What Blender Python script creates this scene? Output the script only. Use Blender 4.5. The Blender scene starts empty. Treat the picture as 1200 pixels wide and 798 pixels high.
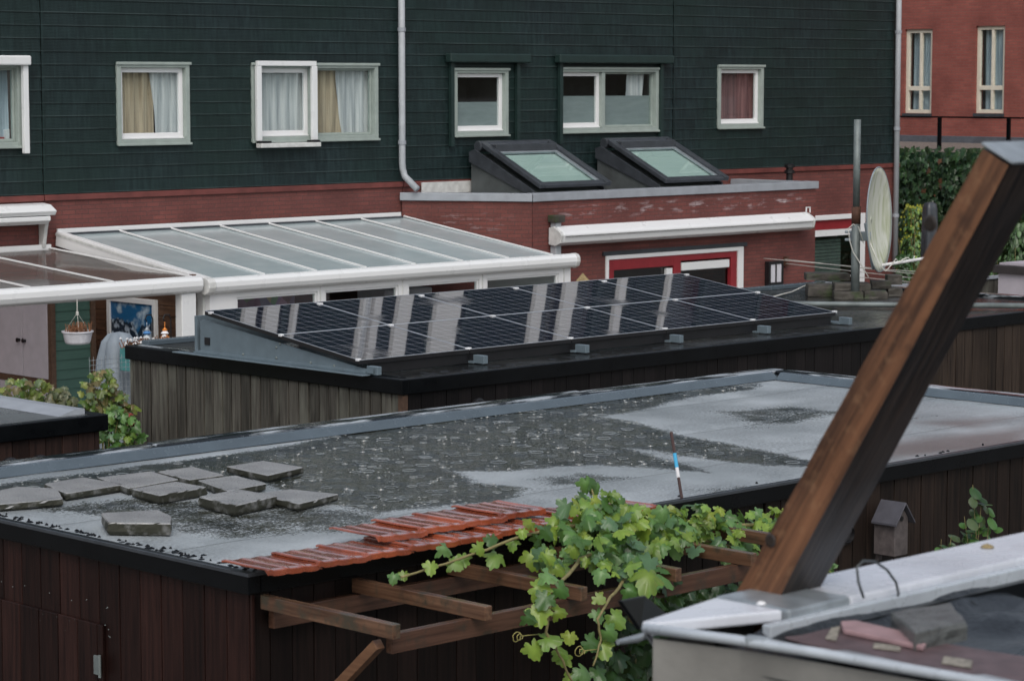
import bpy, math, random
from mathutils import Vector, Matrix, noise
R=math.radians
S=bpy.context.scene
COL=S.collection
rnd=random.Random(7)
# ------------------------------------------------------------------ camera model (photo is 1200x798)
F=3000.;CX=600.;CY=399.;H=4.8
PITCH=math.atan(306/3000.);HEAD=math.atan(3080/3015.)
fw=Vector((math.cos(HEAD)*math.cos(PITCH),math.sin(HEAD)*math.cos(PITCH),-math.sin(PITCH)))
rt=Vector((math.sin(HEAD),-math.cos(HEAD),0));up=rt.cross(fw)
CAM=Vector((0,0,H))
def ray(x,y): return fw+rt*((x-CX)/F)-up*((y-CY)/F)
def AZ(x,y,h): d=ray(x,y);return CAM+d*((h-H)/d.z)
def AX(x,y,c): d=ray(x,y);return CAM+d*(c/d.x)
def AY(x,y,c): d=ray(x,y);return CAM+d*(c/d.y)
cam=bpy.data.cameras.new('camera');co=bpy.data.objects.new('camera',cam);COL.objects.link(co)
co.location=CAM;co.rotation_euler=(math.pi/2-PITCH,0,HEAD-math.pi/2)
cam.sensor_width=36;cam.lens=36*F/1200;cam.clip_end=3000;cam.clip_start=.1
cam.dof.use_dof=True;cam.dof.focus_distance=19;cam.dof.aperture_fstop=7.5
S.camera=co
# ------------------------------------------------------------------ materials
MAT={}
class NT:
    def __init__(s,name):
        s.m=bpy.data.materials.new(name);s.m.use_nodes=True;s.t=s.m.node_tree;s.t.nodes.clear()
        s.out=s.n('ShaderNodeOutputMaterial');s.b=s.n('ShaderNodeBsdfPrincipled');s.l(s.b,0,s.out,0)
        s.tc=s.n('ShaderNodeNewGeometry');MAT[name]=s.m
    def n(s,t,**k):
        x=s.t.nodes.new(t)
        for a,b in k.items(): setattr(x,a,b)
        return x
    def l(s,a,ao,b,bi): s.t.links.new(a.outputs[ao],b.inputs[bi])
    def set(s,node,k,v):
        if isinstance(v,tuple) and len(v)==2 and hasattr(v[0],'outputs'): s.t.links.new(v[0].outputs[v[1]],node.inputs[k])
        else: node.inputs[k].default_value=v
    def math(s,op,a,b=0.,c=None):
        x=s.n('ShaderNodeMath',operation=op);s.set(x,0,a);s.set(x,1,b)
        if c is not None: s.set(x,2,c)
        return (x,0)
    def xyz(s,src=None):
        x=s.n('ShaderNodeSeparateXYZ');s.set(x,0,src or (s.tc,'Position'));return x
    def comb(s,a,b,c):
        x=s.n('ShaderNodeCombineXYZ');s.set(x,0,a);s.set(x,1,b);s.set(x,2,c);return (x,0)
    def noise(s,scale,detail=4,vec=None,rough=.55):
        x=s.n('ShaderNodeTexNoise');s.set(x,'Vector',vec or (s.tc,'Position'));x.inputs['Scale'].default_value=scale
        x.inputs['Detail'].default_value=detail;x.inputs['Roughness'].default_value=rough;return (x,0)
    def vmul(s,v,sc):
        x=s.n('ShaderNodeVectorMath',operation='MULTIPLY');s.set(x,0,v);x.inputs[1].default_value=sc;return (x,0)
    def ramp(s,f,a,b,ca=(0,0,0,1),cb=(1,1,1,1)):
        x=s.n('ShaderNodeMapRange');s.set(x,0,f);x.inputs[1].default_value=a;x.inputs[2].default_value=b;return (x,0)
    def mix(s,f,a,b,mode='MIX'):
        x=s.n('ShaderNodeMix',data_type='RGBA',blend_type=mode);s.set(x,0,f)
        def c(v): return tuple(v)+(1,) if isinstance(v,(tuple,list)) and len(v)==3 else v
        s.set(x,6,c(a));s.set(x,7,c(b));return (x,2)
    def bump(s,h,strength=.3,dist=.01,nrm=None):
        x=s.n('ShaderNodeBump');s.set(x,'Height',h);x.inputs['Strength'].default_value=strength;x.inputs['Distance'].default_value=dist
        if nrm: s.set(x,'Normal',nrm)
        s.l(x,0,s.b,'Normal');return (x,0)
    def base(s,v):
        s.set(s.b,'Base Color',tuple(v)+(1,) if len(v)==3 else v)
def plain(name,col,rough=.5,metal=0,var=.25,scale=6,bumpk=.0,spec=.5):
    m=NT(name)
    n=m.noise(scale,5)
    f=m.ramp(n,.3,.7)
    dk=tuple(c*(1-var) for c in col);lt=tuple(min(1,c*(1+var*.6)) for c in col)
    m.base(m.mix(f,dk,lt))
    n2=m.noise(scale*4,3);m.set(m.b,'Roughness',m.math('MULTIPLY_ADD',n2,.2,rough-.1));m.b.inputs['Metallic'].default_value=metal
    m.b.inputs['Specular IOR Level'].default_value=spec
    if bumpk: m.bump(m.noise(scale*10,4),bumpk,.01)
    return m
def woodboards(name,c1,c2,axis,width,rough=.5,grime=None,vert=True,grain=1.):
    """vertical boards: grain runs along Z; axis = object axis across boards"""
    m=NT(name);s=m.xyz()
    u=(s,axis)
    idn=m.math('FLOOR',m.math('DIVIDE',u,width))
    w=m.n('ShaderNodeTexWhiteNoise',noise_dimensions='1D');m.set(w,'W',idn)
    g=m.noise(1,6,m.comb(m.math('MULTIPLY',(s,0),38),m.math('MULTIPLY',(s,1),38),m.math('MULTIPLY_ADD',(s,2),2.2,m.math('MULTIPLY',(w,0),17))),.6)
    base=m.mix(m.ramp(g,.3,.7),c1,c2)
    v=m.math('MULTIPLY_ADD',(w,0),.8,.6)
    vv=m.comb(v,v,v)
    col=m.mix(1.,base,vv,'MULTIPLY')
    if grime:
        gn=m.noise(1,4,m.comb(m.math('MULTIPLY',(s,0),6),m.math('MULTIPLY',(s,1),6),m.math('MULTIPLY',(s,2),1.3)))
        col=m.mix(m.ramp(gn,.5,.75),col,grime)
    m.base(col);m.b.inputs['Roughness'].default_value=rough;m.b.inputs['Specular IOR Level'].default_value=.22
    m.bump(g,.35*grain,.006)
    return m
def timber(name,c1,c2,ax,rough=.45,spots=None,sc=1.):
    """single beam, grain along axis ax"""
    m=NT(name);s=m.xyz();f=[30*sc,30*sc,30*sc];f[ax]=1.6
    g=m.noise(1,6,m.vmul((m.tc,'Position'),tuple(f)),.62)
    col=m.mix(m.ramp(g,.3,.72),c1,c2)
    if spots: col=m.mix(m.ramp(m.noise(9,5),.52,.68),col,spots)
    m.base(col);m.b.inputs['Roughness'].default_value=rough
    m.bump(g,.4,.005);return m
def brick(name,c1,c2,mortar,kx,ky,stain=None,rough=.75,msz=.012,sc=1.):
    m=NT(name);s=m.xyz()
    u=m.math('ADD',m.math('MULTIPLY',(s,0),kx),m.math('MULTIPLY',(s,1),ky))
    v=m.comb(u,(s,2),0.)
    b=m.n('ShaderNodeTexBrick');m.set(b,'Vector',v)
    for k,val in dict(Scale=1.,**{'Mortar Size':msz*.55,'Mortar Smooth':.3,'Bias':0.,'Brick Width':.22*sc,'Row Height':.0625*sc}).items(): b.inputs[k].default_value=val
    b.inputs['Color1'].default_value=c1+(1,);b.inputs['Color2'].default_value=c2+(1,);b.inputs['Mortar'].default_value=mortar+(1,)
    n=m.noise(1.2,6,v);n2=m.noise(30,4,v)
    col=m.mix(m.ramp(n,.3,.75),(b,0),tuple(c*.62 for c in c2))
    col=m.mix(m.math('MULTIPLY',m.ramp(n2,.5,.9),.35),col,tuple(min(1,c*1.5) for c in c1))
    if stain:
        (x0,z0,x1,z1,amt)=stain
        n3=m.noise(1,5,m.comb(m.math('MULTIPLY',u,3.2),m.math('MULTIPLY',(s,2),11),0.))
        a=m.ramp((s,2),z0,z0+.15);bb=m.ramp((s,2),z1,z1-.15)
        c=m.ramp(u,x0,x0+.5);d=m.ramp(u,x1,x1-.5)
        f=m.math('MULTIPLY',m.math('MULTIPLY',a,bb),m.math('MULTIPLY',c,d))
        f=m.math('MULTIPLY',f,m.ramp(n3,.53,.72));f=m.math('MULTIPLY',f,m.math('SUBTRACT',1.,m.math('MULTIPLY',(b,1),.8)))
        col=m.mix(m.math('MULTIPLY',f,amt),col,(.55,.5,.52))
    m.base(col);m.b.inputs['Roughness'].default_value=rough
    m.bump(m.math('SUBTRACT',m.math('MULTIPLY',n2,.4),(b,1)),.6,.006)
    return m
def glass(name,tint=(.93,.96,.96),refl=1.,rough=.02,amt=None):
    m=NT(name);m.t.nodes.remove(m.b)
    tr=m.n('ShaderNodeBsdfTransparent');tr.inputs[0].default_value=tint+(1,)
    gl=m.n('ShaderNodeBsdfGlossy');gl.inputs[0].default_value=(refl,refl,refl,1);gl.inputs['Roughness'].default_value=rough
    fr=m.n('ShaderNodeFresnel');fr.inputs[0].default_value=1.52
    mx=m.n('ShaderNodeMixShader')
    gg=m.n('ShaderNodeNewGeometry');m.set(mx,0,m.math('MULTIPLY',m.math('MULTIPLY_ADD',(fr,0),1.3,.02),m.math('SUBTRACT',1.,(gg,6))))
    m.l(tr,0,mx,1);m.l(gl,0,mx,2);m.l(mx,0,m.out,0);return m
WHITE=(.78,.79,.80)
plain('white_paint',WHITE,.35,var=.04,scale=2)
plain('white_plastic',(.76,.78,.79),.3,var=.035,scale=1.2)
plain('dirty_white',(.62,.63,.62),.4,var=.2,scale=10)
plain('sage_paint',(.32,.375,.35),.45,var=.12)
plain('cream_paint',(.72,.68,.57),.5,var=.08)
plain('grey_metal',(.30,.34,.37),.35,metal=.3,var=.15)
plain('pole_metal',(.17,.20,.20),.5,metal=.2,var=.35)
plain('pipe_grey',(.40,.43,.46),.4,var=.12)
plain('coping_grey',(.34,.37,.41),.4,metal=.1,var=.12)
plain('dark_grey',(.045,.052,.062),.38,var=.25)
plain('curb_grey',(.080,.092,.095),.5,var=.3,scale=4)
plain('black_trim',(.003,.0038,.0048),.3,var=.35,scale=2.5,spec=.22)
plain('black_plastic',(.012,.012,.014),.35)
plain('red_paint',(.25,.022,.03),.4,var=.15)
plain('red_band',(.155,.042,.036),.6,var=.3,scale=5)
plain('galvanised',(.16,.21,.245),.45,metal=.25,var=.12,scale=10)
plain('clamp_white',(.75,.76,.78),.35)
plain('interior_dark',(.035,.035,.035),.9)
plain('interior_wall',(.18,.12,.10),.9)
plain('dark_shutter',(.012,.03,.028),.5,var=.2)
plain('zinc',(.34,.38,.41),.38,metal=.45,var=.3,scale=12,bumpk=.1)
plain('zinc_light',(.50,.55,.60),.3,metal=.2,var=.15,scale=8)
plain('white_coping',(.58,.61,.67),.28,var=.16,scale=3)
plain('rust',(.09,.04,.025),.8,var=.4,scale=30)
plain('soil',(.03,.025,.02),.95,var=.4)
plain('cable_white',(.62,.62,.58),.5);plain('cable_grey',(.06,.07,.075),.4)
plain('cover_grey',(.22,.26,.30),.7,var=.2,scale=4)
plain('straw',(.32,.25,.13),.9,var=.4,scale=30)
plain('dry_brown',(.20,.09,.045),.9,var=.4,scale=30)
plain('pot_white',(.62,.63,.68),.5)
plain('teal_plastic',(.06,.22,.22),.5)
plain('gravel',(.22,.19,.17),.95,var=.5,scale=50,bumpk=.8)
plain('paving',(.13,.12,.11),.7,var=.4,scale=8,bumpk=.3)
plain('blue_tape',(.05,.38,.65),.5,var=.05);plain('white_tape',(.7,.7,.72),.5,var=.05);plain('brown_rod',(.05,.022,.02),.5)
plain('brown_post',(.085,.048,.030),.6,var=.35,scale=20)
plain('green_plastic',(.02,.06,.03),.5)
plain('blind_grey',(.09,.12,.105),.6);plain('lamp_glass',(.6,.6,.65),.3,var=.05)
plain('roof_dark_far',(.04,.035,.035),.5)
plain('dark_ledge',(.10,.11,.13),.5,var=.3);plain('shed_grey',(.42,.39,.43),.6,var=.1)
plain('red_cushion',(.35,.06,.06),.8);plain('blue_thing',(.06,.2,.45),.6);plain('orange_thing',(.6,.2,.03),.6)
plain('bird_wood',(.10,.085,.085),.75,var=.35,scale=25,bumpk=.3);plain('bird_roof',(.07,.07,.085),.6,var=.2,scale=20)
plain('stem',(.22,.19,.08),.7,var=.3,scale=30);plain('tendril',(.33,.30,.10),.7)
plain('pale_render',(.20,.198,.185),.75,var=.30,scale=3.5,bumpk=.2)
plain('pink_slate',(.11,.075,.08),.55,var=.3,scale=20,bumpk=.2)
plain('pink_edge',(.34,.22,.23),.6,var=.2,scale=20)
plain('wet_block',(.105,.112,.11),.3,var=.45,scale=25,bumpk=.4);plain('label_paper',(.27,.25,.21),.7,var=.5,scale=60)
brick('brick_house_x',(.225,.068,.056),(.155,.049,.043),(.095,.050,.046),1,0)
brick('brick_ext_x',(.225,.068,.056),(.155,.049,.043),(.095,.050,.046),1,0,stain=(28.,2.60,34.3,2.90,1.))
brick('brick_ext_side',(.225,.068,.056),(.155,.049,.043),(.10,.055,.05),.53,-.85,stain=(-10.9,2.35,-9.2,2.85,.45))
brick('brick_far',(.36,.105,.08),(.27,.075,.06),(.22,.11,.09),0,1,msz=.014)
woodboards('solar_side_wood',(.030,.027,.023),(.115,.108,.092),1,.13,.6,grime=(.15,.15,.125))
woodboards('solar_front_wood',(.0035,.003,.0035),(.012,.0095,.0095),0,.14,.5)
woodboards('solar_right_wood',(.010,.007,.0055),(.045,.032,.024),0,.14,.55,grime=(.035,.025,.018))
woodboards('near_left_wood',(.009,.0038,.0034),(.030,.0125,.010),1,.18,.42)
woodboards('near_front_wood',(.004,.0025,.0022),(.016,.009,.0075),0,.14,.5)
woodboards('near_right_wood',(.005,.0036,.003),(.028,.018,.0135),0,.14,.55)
woodboards('small_wood',(.012,.008,.007),(.04,.022,.018),0,.14,.5)
timber('pergola_wood_y',(.055,.028,.017),(.19,.105,.064),1,.24,spots=(.06,.05,.035))
timber('pergola_wood_x',(.042,.021,.014),(.12,.062,.040),0,.24,spots=(.045,.035,.026))
timber('strut_wood',(.10,.045,.022),(.22,.115,.06),1,.4)
timber('fence_brown',(.045,.022,.012),(.13,.065,.035),1,.6,sc=.4)
# beam: brighter lit copy for the side face, with pale grain and knots
m=NT('beam_wood')
rot=m.n('ShaderNodeMapping');m.set(rot,'Vector',(m.tc,'Position'));rot.inputs['Rotation'].default_value=(R(-32),0,0)
g=m.noise(1,6,m.vmul((rot,0),(22,30,1.3)),.7)
col=m.mix(m.ramp(g,.34,.66),(.040,.018,.010),(.21,.095,.046))
col=m.mix(m.ramp(m.noise(8,4),.55,.72),col,(.045,.02,.012))
fl=m.noise(22,5);col=m.mix(m.math('MULTIPLY',m.ramp(fl,.55,.72),.35),col,(.30,.17,.09))
m.base(col);m.b.inputs['Roughness'].default_value=.42;m.bump(g,.4,.004)
m=NT('beam_shade_knot');g=m.noise(1,6,m.vmul((m.tc,'Position'),(60,3,3)),.65)  # underside copy of the wood, shade put into its colour; also colours knots
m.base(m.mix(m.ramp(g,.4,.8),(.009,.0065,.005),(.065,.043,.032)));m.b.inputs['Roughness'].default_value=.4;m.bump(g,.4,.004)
# green lapped siding
m=NT('green_siding');s=m.xyz()
st=m.noise(1,4,m.comb(m.math('MULTIPLY',(s,0),16),0.,m.math('MULTIPLY',(s,2),2.4)),.6)
big=m.noise(.5,3)
row=m.math('FLOOR',m.math('DIVIDE',m.math('SUBTRACT',(s,2),3.23),.1765))
w=m.n('ShaderNodeTexWhiteNoise',noise_dimensions='1D');m.set(w,'W',row)
c=m.mix(m.ramp(st,.38,.64),(.0050,.0135,.0150),(.0150,.030,.032))
c=m.mix(m.math('MULTIPLY',m.ramp(big,.38,.66),.6),c,(.006,.021,.016))
# thin pale drip highlight painted along each board's lip and fine horizontal grooves
fr=m.math('FRACT',m.math('DIVIDE',m.math('SUBTRACT',(s,2),3.23),.1765))
lip=m.math('MULTIPLY',m.math('LESS_THAN',fr,.09),m.ramp(m.noise(1,3,m.comb(m.math('MULTIPLY',(s,0),1.2),0.,m.math('MULTIPLY',(s,2),9.))),.3,.6))
c=m.mix(m.math('MULTIPLY',lip,.42),c,(.070,.10,.10))
bt=m.n('ShaderNodeTexBrick');m.set(bt,'Vector',m.comb((s,0),m.math('SUBTRACT',(s,2),3.23),0.));bt.offset=.37
for k_,v_ in {'Scale':1.,'Mortar Size':.004,'Mortar Smooth':.2,'Bias':0.,'Brick Width':.61,'Row Height':.1765}.items(): bt.inputs[k_].default_value=v_
bt.inputs['Color1'].default_value=(.78,.78,.78,1);bt.inputs['Color2'].default_value=(1.15,1.15,1.15,1);bt.inputs['Mortar'].default_value=(.45,.45,.45,1)
c=m.mix(.75,c,(bt,0),'MULTIPLY')
m.base(c);m.b.inputs['Roughness'].default_value=.5;m.b.inputs['Specular IOR Level'].default_value=.35
gr=m.math('SINE',m.math('MULTIPLY',(s,2),2*math.pi/.0196))
m.bump(m.math('ADD',m.math('MULTIPLY',gr,.6),m.math('MULTIPLY',st,.8)),.35,.003)
m=NT('green_cladding');s=m.xyz();m.base(m.mix(m.noise(3),(.035,.085,.07),(.06,.13,.105)));m.b.inputs['Roughness'].default_value=.6
# opal roof glass
m=NT('opal_glass')
nz=m.noise(2.5,3)
m.base(m.mix(m.ramp(nz,.3,.7),(.44,.54,.56),(.53,.62,.64)));m.b.inputs['Roughness'].default_value=.16
m.b.inputs['Alpha'].default_value=.80;m.bump(m.noise(120,3),.05,.002)
m=NT('clear_roof_sheet')
m.base((.32,.30,.28));m.b.inputs['Roughness'].default_value=.06;m.b.inputs['Alpha'].default_value=.24
glass('window_glass');glass('skylight_glass',(.84,.93,.90),1.,.03)
m=NT('skylight_sky_tone');m.base(m.mix(m.noise(2),(.40,.49,.48),(.50,.57,.56)));m.b.inputs['Roughness'].default_value=.7
# curtains
def curtain(name,c1,c2,f=26.):
    m=NT(name);s=m.xyz()
    n=m.noise(1,2,m.comb(m.math('MULTIPLY',(s,0),f),0.,m.math('MULTIPLY',(s,2),.8)))
    m.base(m.mix(m.ramp(n,.35,.65),c1,c2));m.b.inputs['Roughness'].default_value=.9
curtain('curtain_beige',(.34,.27,.19),(.58,.47,.34))
curtain('curtain_net',(.42,.44,.46),(.68,.68,.68))
curtain('curtain_dark',(.13,.065,.07),(.26,.13,.13))
curtain('curtain_blue',(.30,.38,.44),(.5,.58,.64))
m=NT('reflection_sheet');s=m.xyz();nz=m.noise(1,3,m.comb(m.math('MULTIPLY',(s,0),3),0.,m.math('MULTIPLY',(s,2),14)))
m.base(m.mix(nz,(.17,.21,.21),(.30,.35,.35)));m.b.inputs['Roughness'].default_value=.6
# solar cells : cell grid in object space u (x) v (slope)
m=NT('solar_cell')
uv=m.n('ShaderNodeUVMap');uv.uv_map='UVMap';s=m.xyz((uv,0))
def gridline(u,n,w):
    f=m.math('FRACT',m.math('MULTIPLY',u,float(n)));d=m.math('MINIMUM',f,m.math('SUBTRACT',1.,f));return m.math('LESS_THAN',d,w*n)
g1=gridline((s,0),10,.0028);g2=gridline((s,1),6,.0026)
fx=m.math('FRACT',m.math('MULTIPLY',(s,0),10.));fy=m.math('FRACT',m.math('MULTIPLY',(s,1),6.))
bb=gridline((s,1),30,.0006)
dx=m.math('ABSOLUTE',m.math('SUBTRACT',fx,.5));dy=m.math('ABSOLUTE',m.math('SUBTRACT',fy,.5))
cut=m.math('GREATER_THAN',m.math('ADD',dx,dy),.91)
ln=m.math('MAXIMUM',m.math('MAXIMUM',g1,g2),cut)
col=m.mix(m.noise(6,2),(.006,.008,.016),(.010,.014,.028))
col=m.mix(m.math('MULTIPLY',bb,.10),col,(.35,.36,.4));col=m.mix(m.math('MULTIPLY',ln,.8),col,(.30,.315,.35))
m.base(col);m.b.inputs['Roughness'].default_value=.035;m.b.inputs['Specular IOR Level'].default_value=.55
dr=m.noise(90,2);dirt=m.ramp(m.noise(1.6,5),.56,.8)
m.set(m.b,'Roughness',m.math('MULTIPLY_ADD',dirt,.25,.03))
m.bump(m.noise(.8,1),.05,.02)
# wet roofs
def wetroof(name,pale1,pale2,dark1,dark2,attr=False,thr=(.45,.6),seam=1.05):
    m=NT(name);s=m.xyz()
    n=m.noise(.9,5,m.comb((s,0),m.math('MULTIPLY',(s,1),1.4),0.))
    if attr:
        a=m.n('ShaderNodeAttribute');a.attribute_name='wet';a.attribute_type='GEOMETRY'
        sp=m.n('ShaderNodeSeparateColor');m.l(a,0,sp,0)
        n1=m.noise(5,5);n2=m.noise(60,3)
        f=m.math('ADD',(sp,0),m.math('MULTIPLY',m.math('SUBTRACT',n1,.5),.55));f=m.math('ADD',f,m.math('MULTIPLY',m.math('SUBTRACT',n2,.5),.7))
        pool=m.ramp(f,.40,.58);brown_refl=(sp,1)
    else:
        pool=m.ramp(n,thr[0],thr[1]);brown_refl=0.
    fine=m.noise(70,4)
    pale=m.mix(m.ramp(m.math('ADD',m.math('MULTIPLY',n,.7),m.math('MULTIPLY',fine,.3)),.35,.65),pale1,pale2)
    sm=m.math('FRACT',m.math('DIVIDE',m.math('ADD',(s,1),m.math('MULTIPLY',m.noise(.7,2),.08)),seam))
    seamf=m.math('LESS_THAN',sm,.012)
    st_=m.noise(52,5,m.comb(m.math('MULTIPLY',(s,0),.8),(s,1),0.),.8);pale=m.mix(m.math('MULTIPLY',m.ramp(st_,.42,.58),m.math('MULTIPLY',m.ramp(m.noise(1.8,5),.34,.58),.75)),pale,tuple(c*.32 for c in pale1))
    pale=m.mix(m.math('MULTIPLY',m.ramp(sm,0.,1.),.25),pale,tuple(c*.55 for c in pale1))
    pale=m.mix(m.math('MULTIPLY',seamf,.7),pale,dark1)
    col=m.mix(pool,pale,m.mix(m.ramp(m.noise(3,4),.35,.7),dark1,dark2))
    if attr:
        col=m.mix(m.math('MULTIPLY',brown_refl,.75),col,(.10,.06,.045))
    m.base(col)
    m.set(m.b,'Roughness',m.math('MULTIPLY_ADD',pool,-.22,.30))
    m.b.inputs['Specular IOR Level'].default_value=.6
    v=m.n('ShaderNodeTexVoronoi');v.inputs['Scale'].default_value=5.5;m.set(v,'Vector',(m.tc,'Position'));v.voronoi_dimensions='2D'
    sc=m.n('ShaderNodeSeparateColor');m.l(v,1,sc,0)
    rg=m.math('MULTIPLY',m.math('SINE',m.math('MULTIPLY',(v,0),85.)),m.math('MULTIPLY',m.ramp((v,0),.42,.05),m.math('GREATER_THAN',(sc,0),.35)))
    v2=m.n('ShaderNodeTexVoronoi');v2.inputs['Scale'].default_value=14;m.set(v2,'Vector',(m.tc,'Position'));v2.voronoi_dimensions='2D'
    sc2=m.n('ShaderNodeSeparateColor');m.l(v2,1,sc2,0)
    dm=m.math('MULTIPLY',m.ramp((v2,0),.22,.0),m.math('GREATER_THAN',(sc2,0),.55))
    h=m.math('MULTIPLY',m.math('ADD',m.math('MULTIPLY',rg,.25),m.math('ADD',dm,m.math('MULTIPLY',m.noise(26,3),.9))),m.math('MULTIPLY_ADD',pool,.8,.2))
    h=m.math('ADD',h,m.math('MULTIPLY',m.math('MULTIPLY',fine,m.math('SUBTRACT',1.,pool)),.7))
    m.bump(h,.40,.016)
    return m
wetroof('near_roof',(.27,.305,.32),(.58,.63,.66),(.011,.013,.008),(.046,.048,.029),attr=True)  # pale felt and dark pool colours carry the sky and facade reflections
wetroof('solar_roof',(.035,.036,.034),(.065,.066,.062),(.006,.006,.006),(.014,.014,.012),thr=(.35,.55))
wetroof('small_roof',(.14,.15,.155),(.20,.22,.225),(.07,.075,.07),(.09,.09,.085))
wetroof('fg_membrane',(.010,.013,.016),(.034,.042,.050),(.003,.004,.005),(.009,.010,.012),thr=(.42,.6))
# metal strip, white glints of its wet top painted into the colour
def glintstrip(name,c1,c2,ax):
    m=NT(name);f=[9,9,9];f[ax]=1.5
    n=m.noise(1,5,m.vmul((m.tc,'Position'),tuple(f)));k=m.ramp(n,.50,.58)
    m.base(m.mix(k,c1,c2));m.set(m.b,'Roughness',m.math('MULTIPLY_ADD',k,.15,.12));m.bump(m.noise(25,3),.15,.006)
glintstrip('wet_trim',(.006,.008,.010),(.36,.40,.44),0);glintstrip('wet_glint_trim_y',(.006,.008,.010),(.36,.40,.44),1)
plain('grey_trim',(.085,.112,.135),.25,var=.15,scale=4)
m=NT('rain_water');m.base((.18,.20,.205));m.b.inputs['Roughness'].default_value=.12;m.b.inputs['Specular IOR Level'].default_value=1.  # pale base colour stands in for sky glints on the rain rings
# terracotta
m=NT('terracotta');n=m.noise(5,5)
m.base(m.mix(m.ramp(n,.3,.7),(.15,.032,.016),(.38,.090,.036)));m.set(m.b,'Roughness',m.math('MULTIPLY_ADD',m.noise(25,3),.3,.10));m.b.inputs['Specular IOR Level'].default_value=.75
m.b.inputs['Coat Weight'].default_value=1.;m.b.inputs['Coat Roughness'].default_value=.06
m.bump(m.noise(30,2),.05,.004)
# concrete pavers
m=NT('concrete_paver');n=m.noise(4,6);n2=m.noise(120,3)
c=m.mix(m.ramp(n,.3,.7),(.23,.235,.24),(.36,.365,.365));c=m.mix(m.ramp(n2,.55,.7),c,(.12,.12,.115))
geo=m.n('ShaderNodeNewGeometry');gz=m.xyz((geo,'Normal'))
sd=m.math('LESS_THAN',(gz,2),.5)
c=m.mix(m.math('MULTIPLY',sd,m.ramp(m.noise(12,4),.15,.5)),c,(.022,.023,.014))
m.base(c);m.set(m.b,'Roughness',m.math('MULTIPLY_ADD',sd,.5,.25));m.bump(m.math('ADD',n2,n),.6,.004)
m=NT('old_paver');n=m.noise(9,5);n2=m.noise(70,3)
c=m.mix(m.ramp(n,.3,.7),(.025,.023,.019),(.075,.068,.058));c=m.mix(m.ramp(m.noise(5,4),.52,.66),c,(.035,.055,.018))
m.base(c);m.b.inputs['Roughness'].default_value=.7;m.bump(n2,.6,.008)
# dish : pale with algae running down
m=NT('dish_shell');s=m.xyz();n=m.noise(1,4,m.comb(m.math('MULTIPLY',(s,0),18),m.math('MULTIPLY',(s,1),18),m.math('MULTIPLY',(s,2),1.8)))
m.base(m.mix(m.ramp(n,.45,.75),(.62,.64,.56),(.30,.35,.15)));m.b.inputs['Roughness'].default_value=.45
plain('dish_back',(.26,.31,.34),.5,var=.2,scale=8)
# picture: dark mountains under blue sky
m=NT('mountain_print');s=m.xyz()
hgt=m.noise(1,5,m.comb(0.,m.math('MULTIPLY',(s,1),2.6),3.1))
rid=m.math('MULTIPLY_ADD',hgt,.75,1.22)
dlt=m.math('SUBTRACT',(s,2),rid)
sky=m.mix(m.ramp(m.noise(5,5),.5,.66),(.015,.13,.30),(.50,.62,.70))
mt=m.mix(m.ramp(m.noise(11,6),.52,.62),(.012,.03,.055),(.45,.55,.66))
m.base(m.mix(m.ramp(dlt,-.01,.01),mt,sky));m.b.inputs['Roughness'].default_value=.35
# leaves with vertex colour
def leafmat(name,tr=.35,rough=.38):
    m=NT(name);a=m.n('ShaderNodeAttribute');a.attribute_name='leafcol';a.attribute_type='GEOMETRY'
    n=m.noise(25,3);c=m.mix(m.math('MULTIPLY',n,.5),(a,0),(.03,.06,.015))
    m.base(c);m.b.inputs['Roughness'].default_value=rough
    t=m.n('ShaderNodeBsdfTranslucent');m.set(t,0,m.mix(.5,c,(.25,.35,.05)))
    mx=m.n('ShaderNodeMixShader');mx.inputs[0].default_value=tr;m.l(m.b,0,mx,1);m.l(t,0,mx,2);m.l(mx,0,m.out,0)
leafmat('vine_leaf',.32,.30);leafmat('hedge_leaf',.12,.34)
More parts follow.
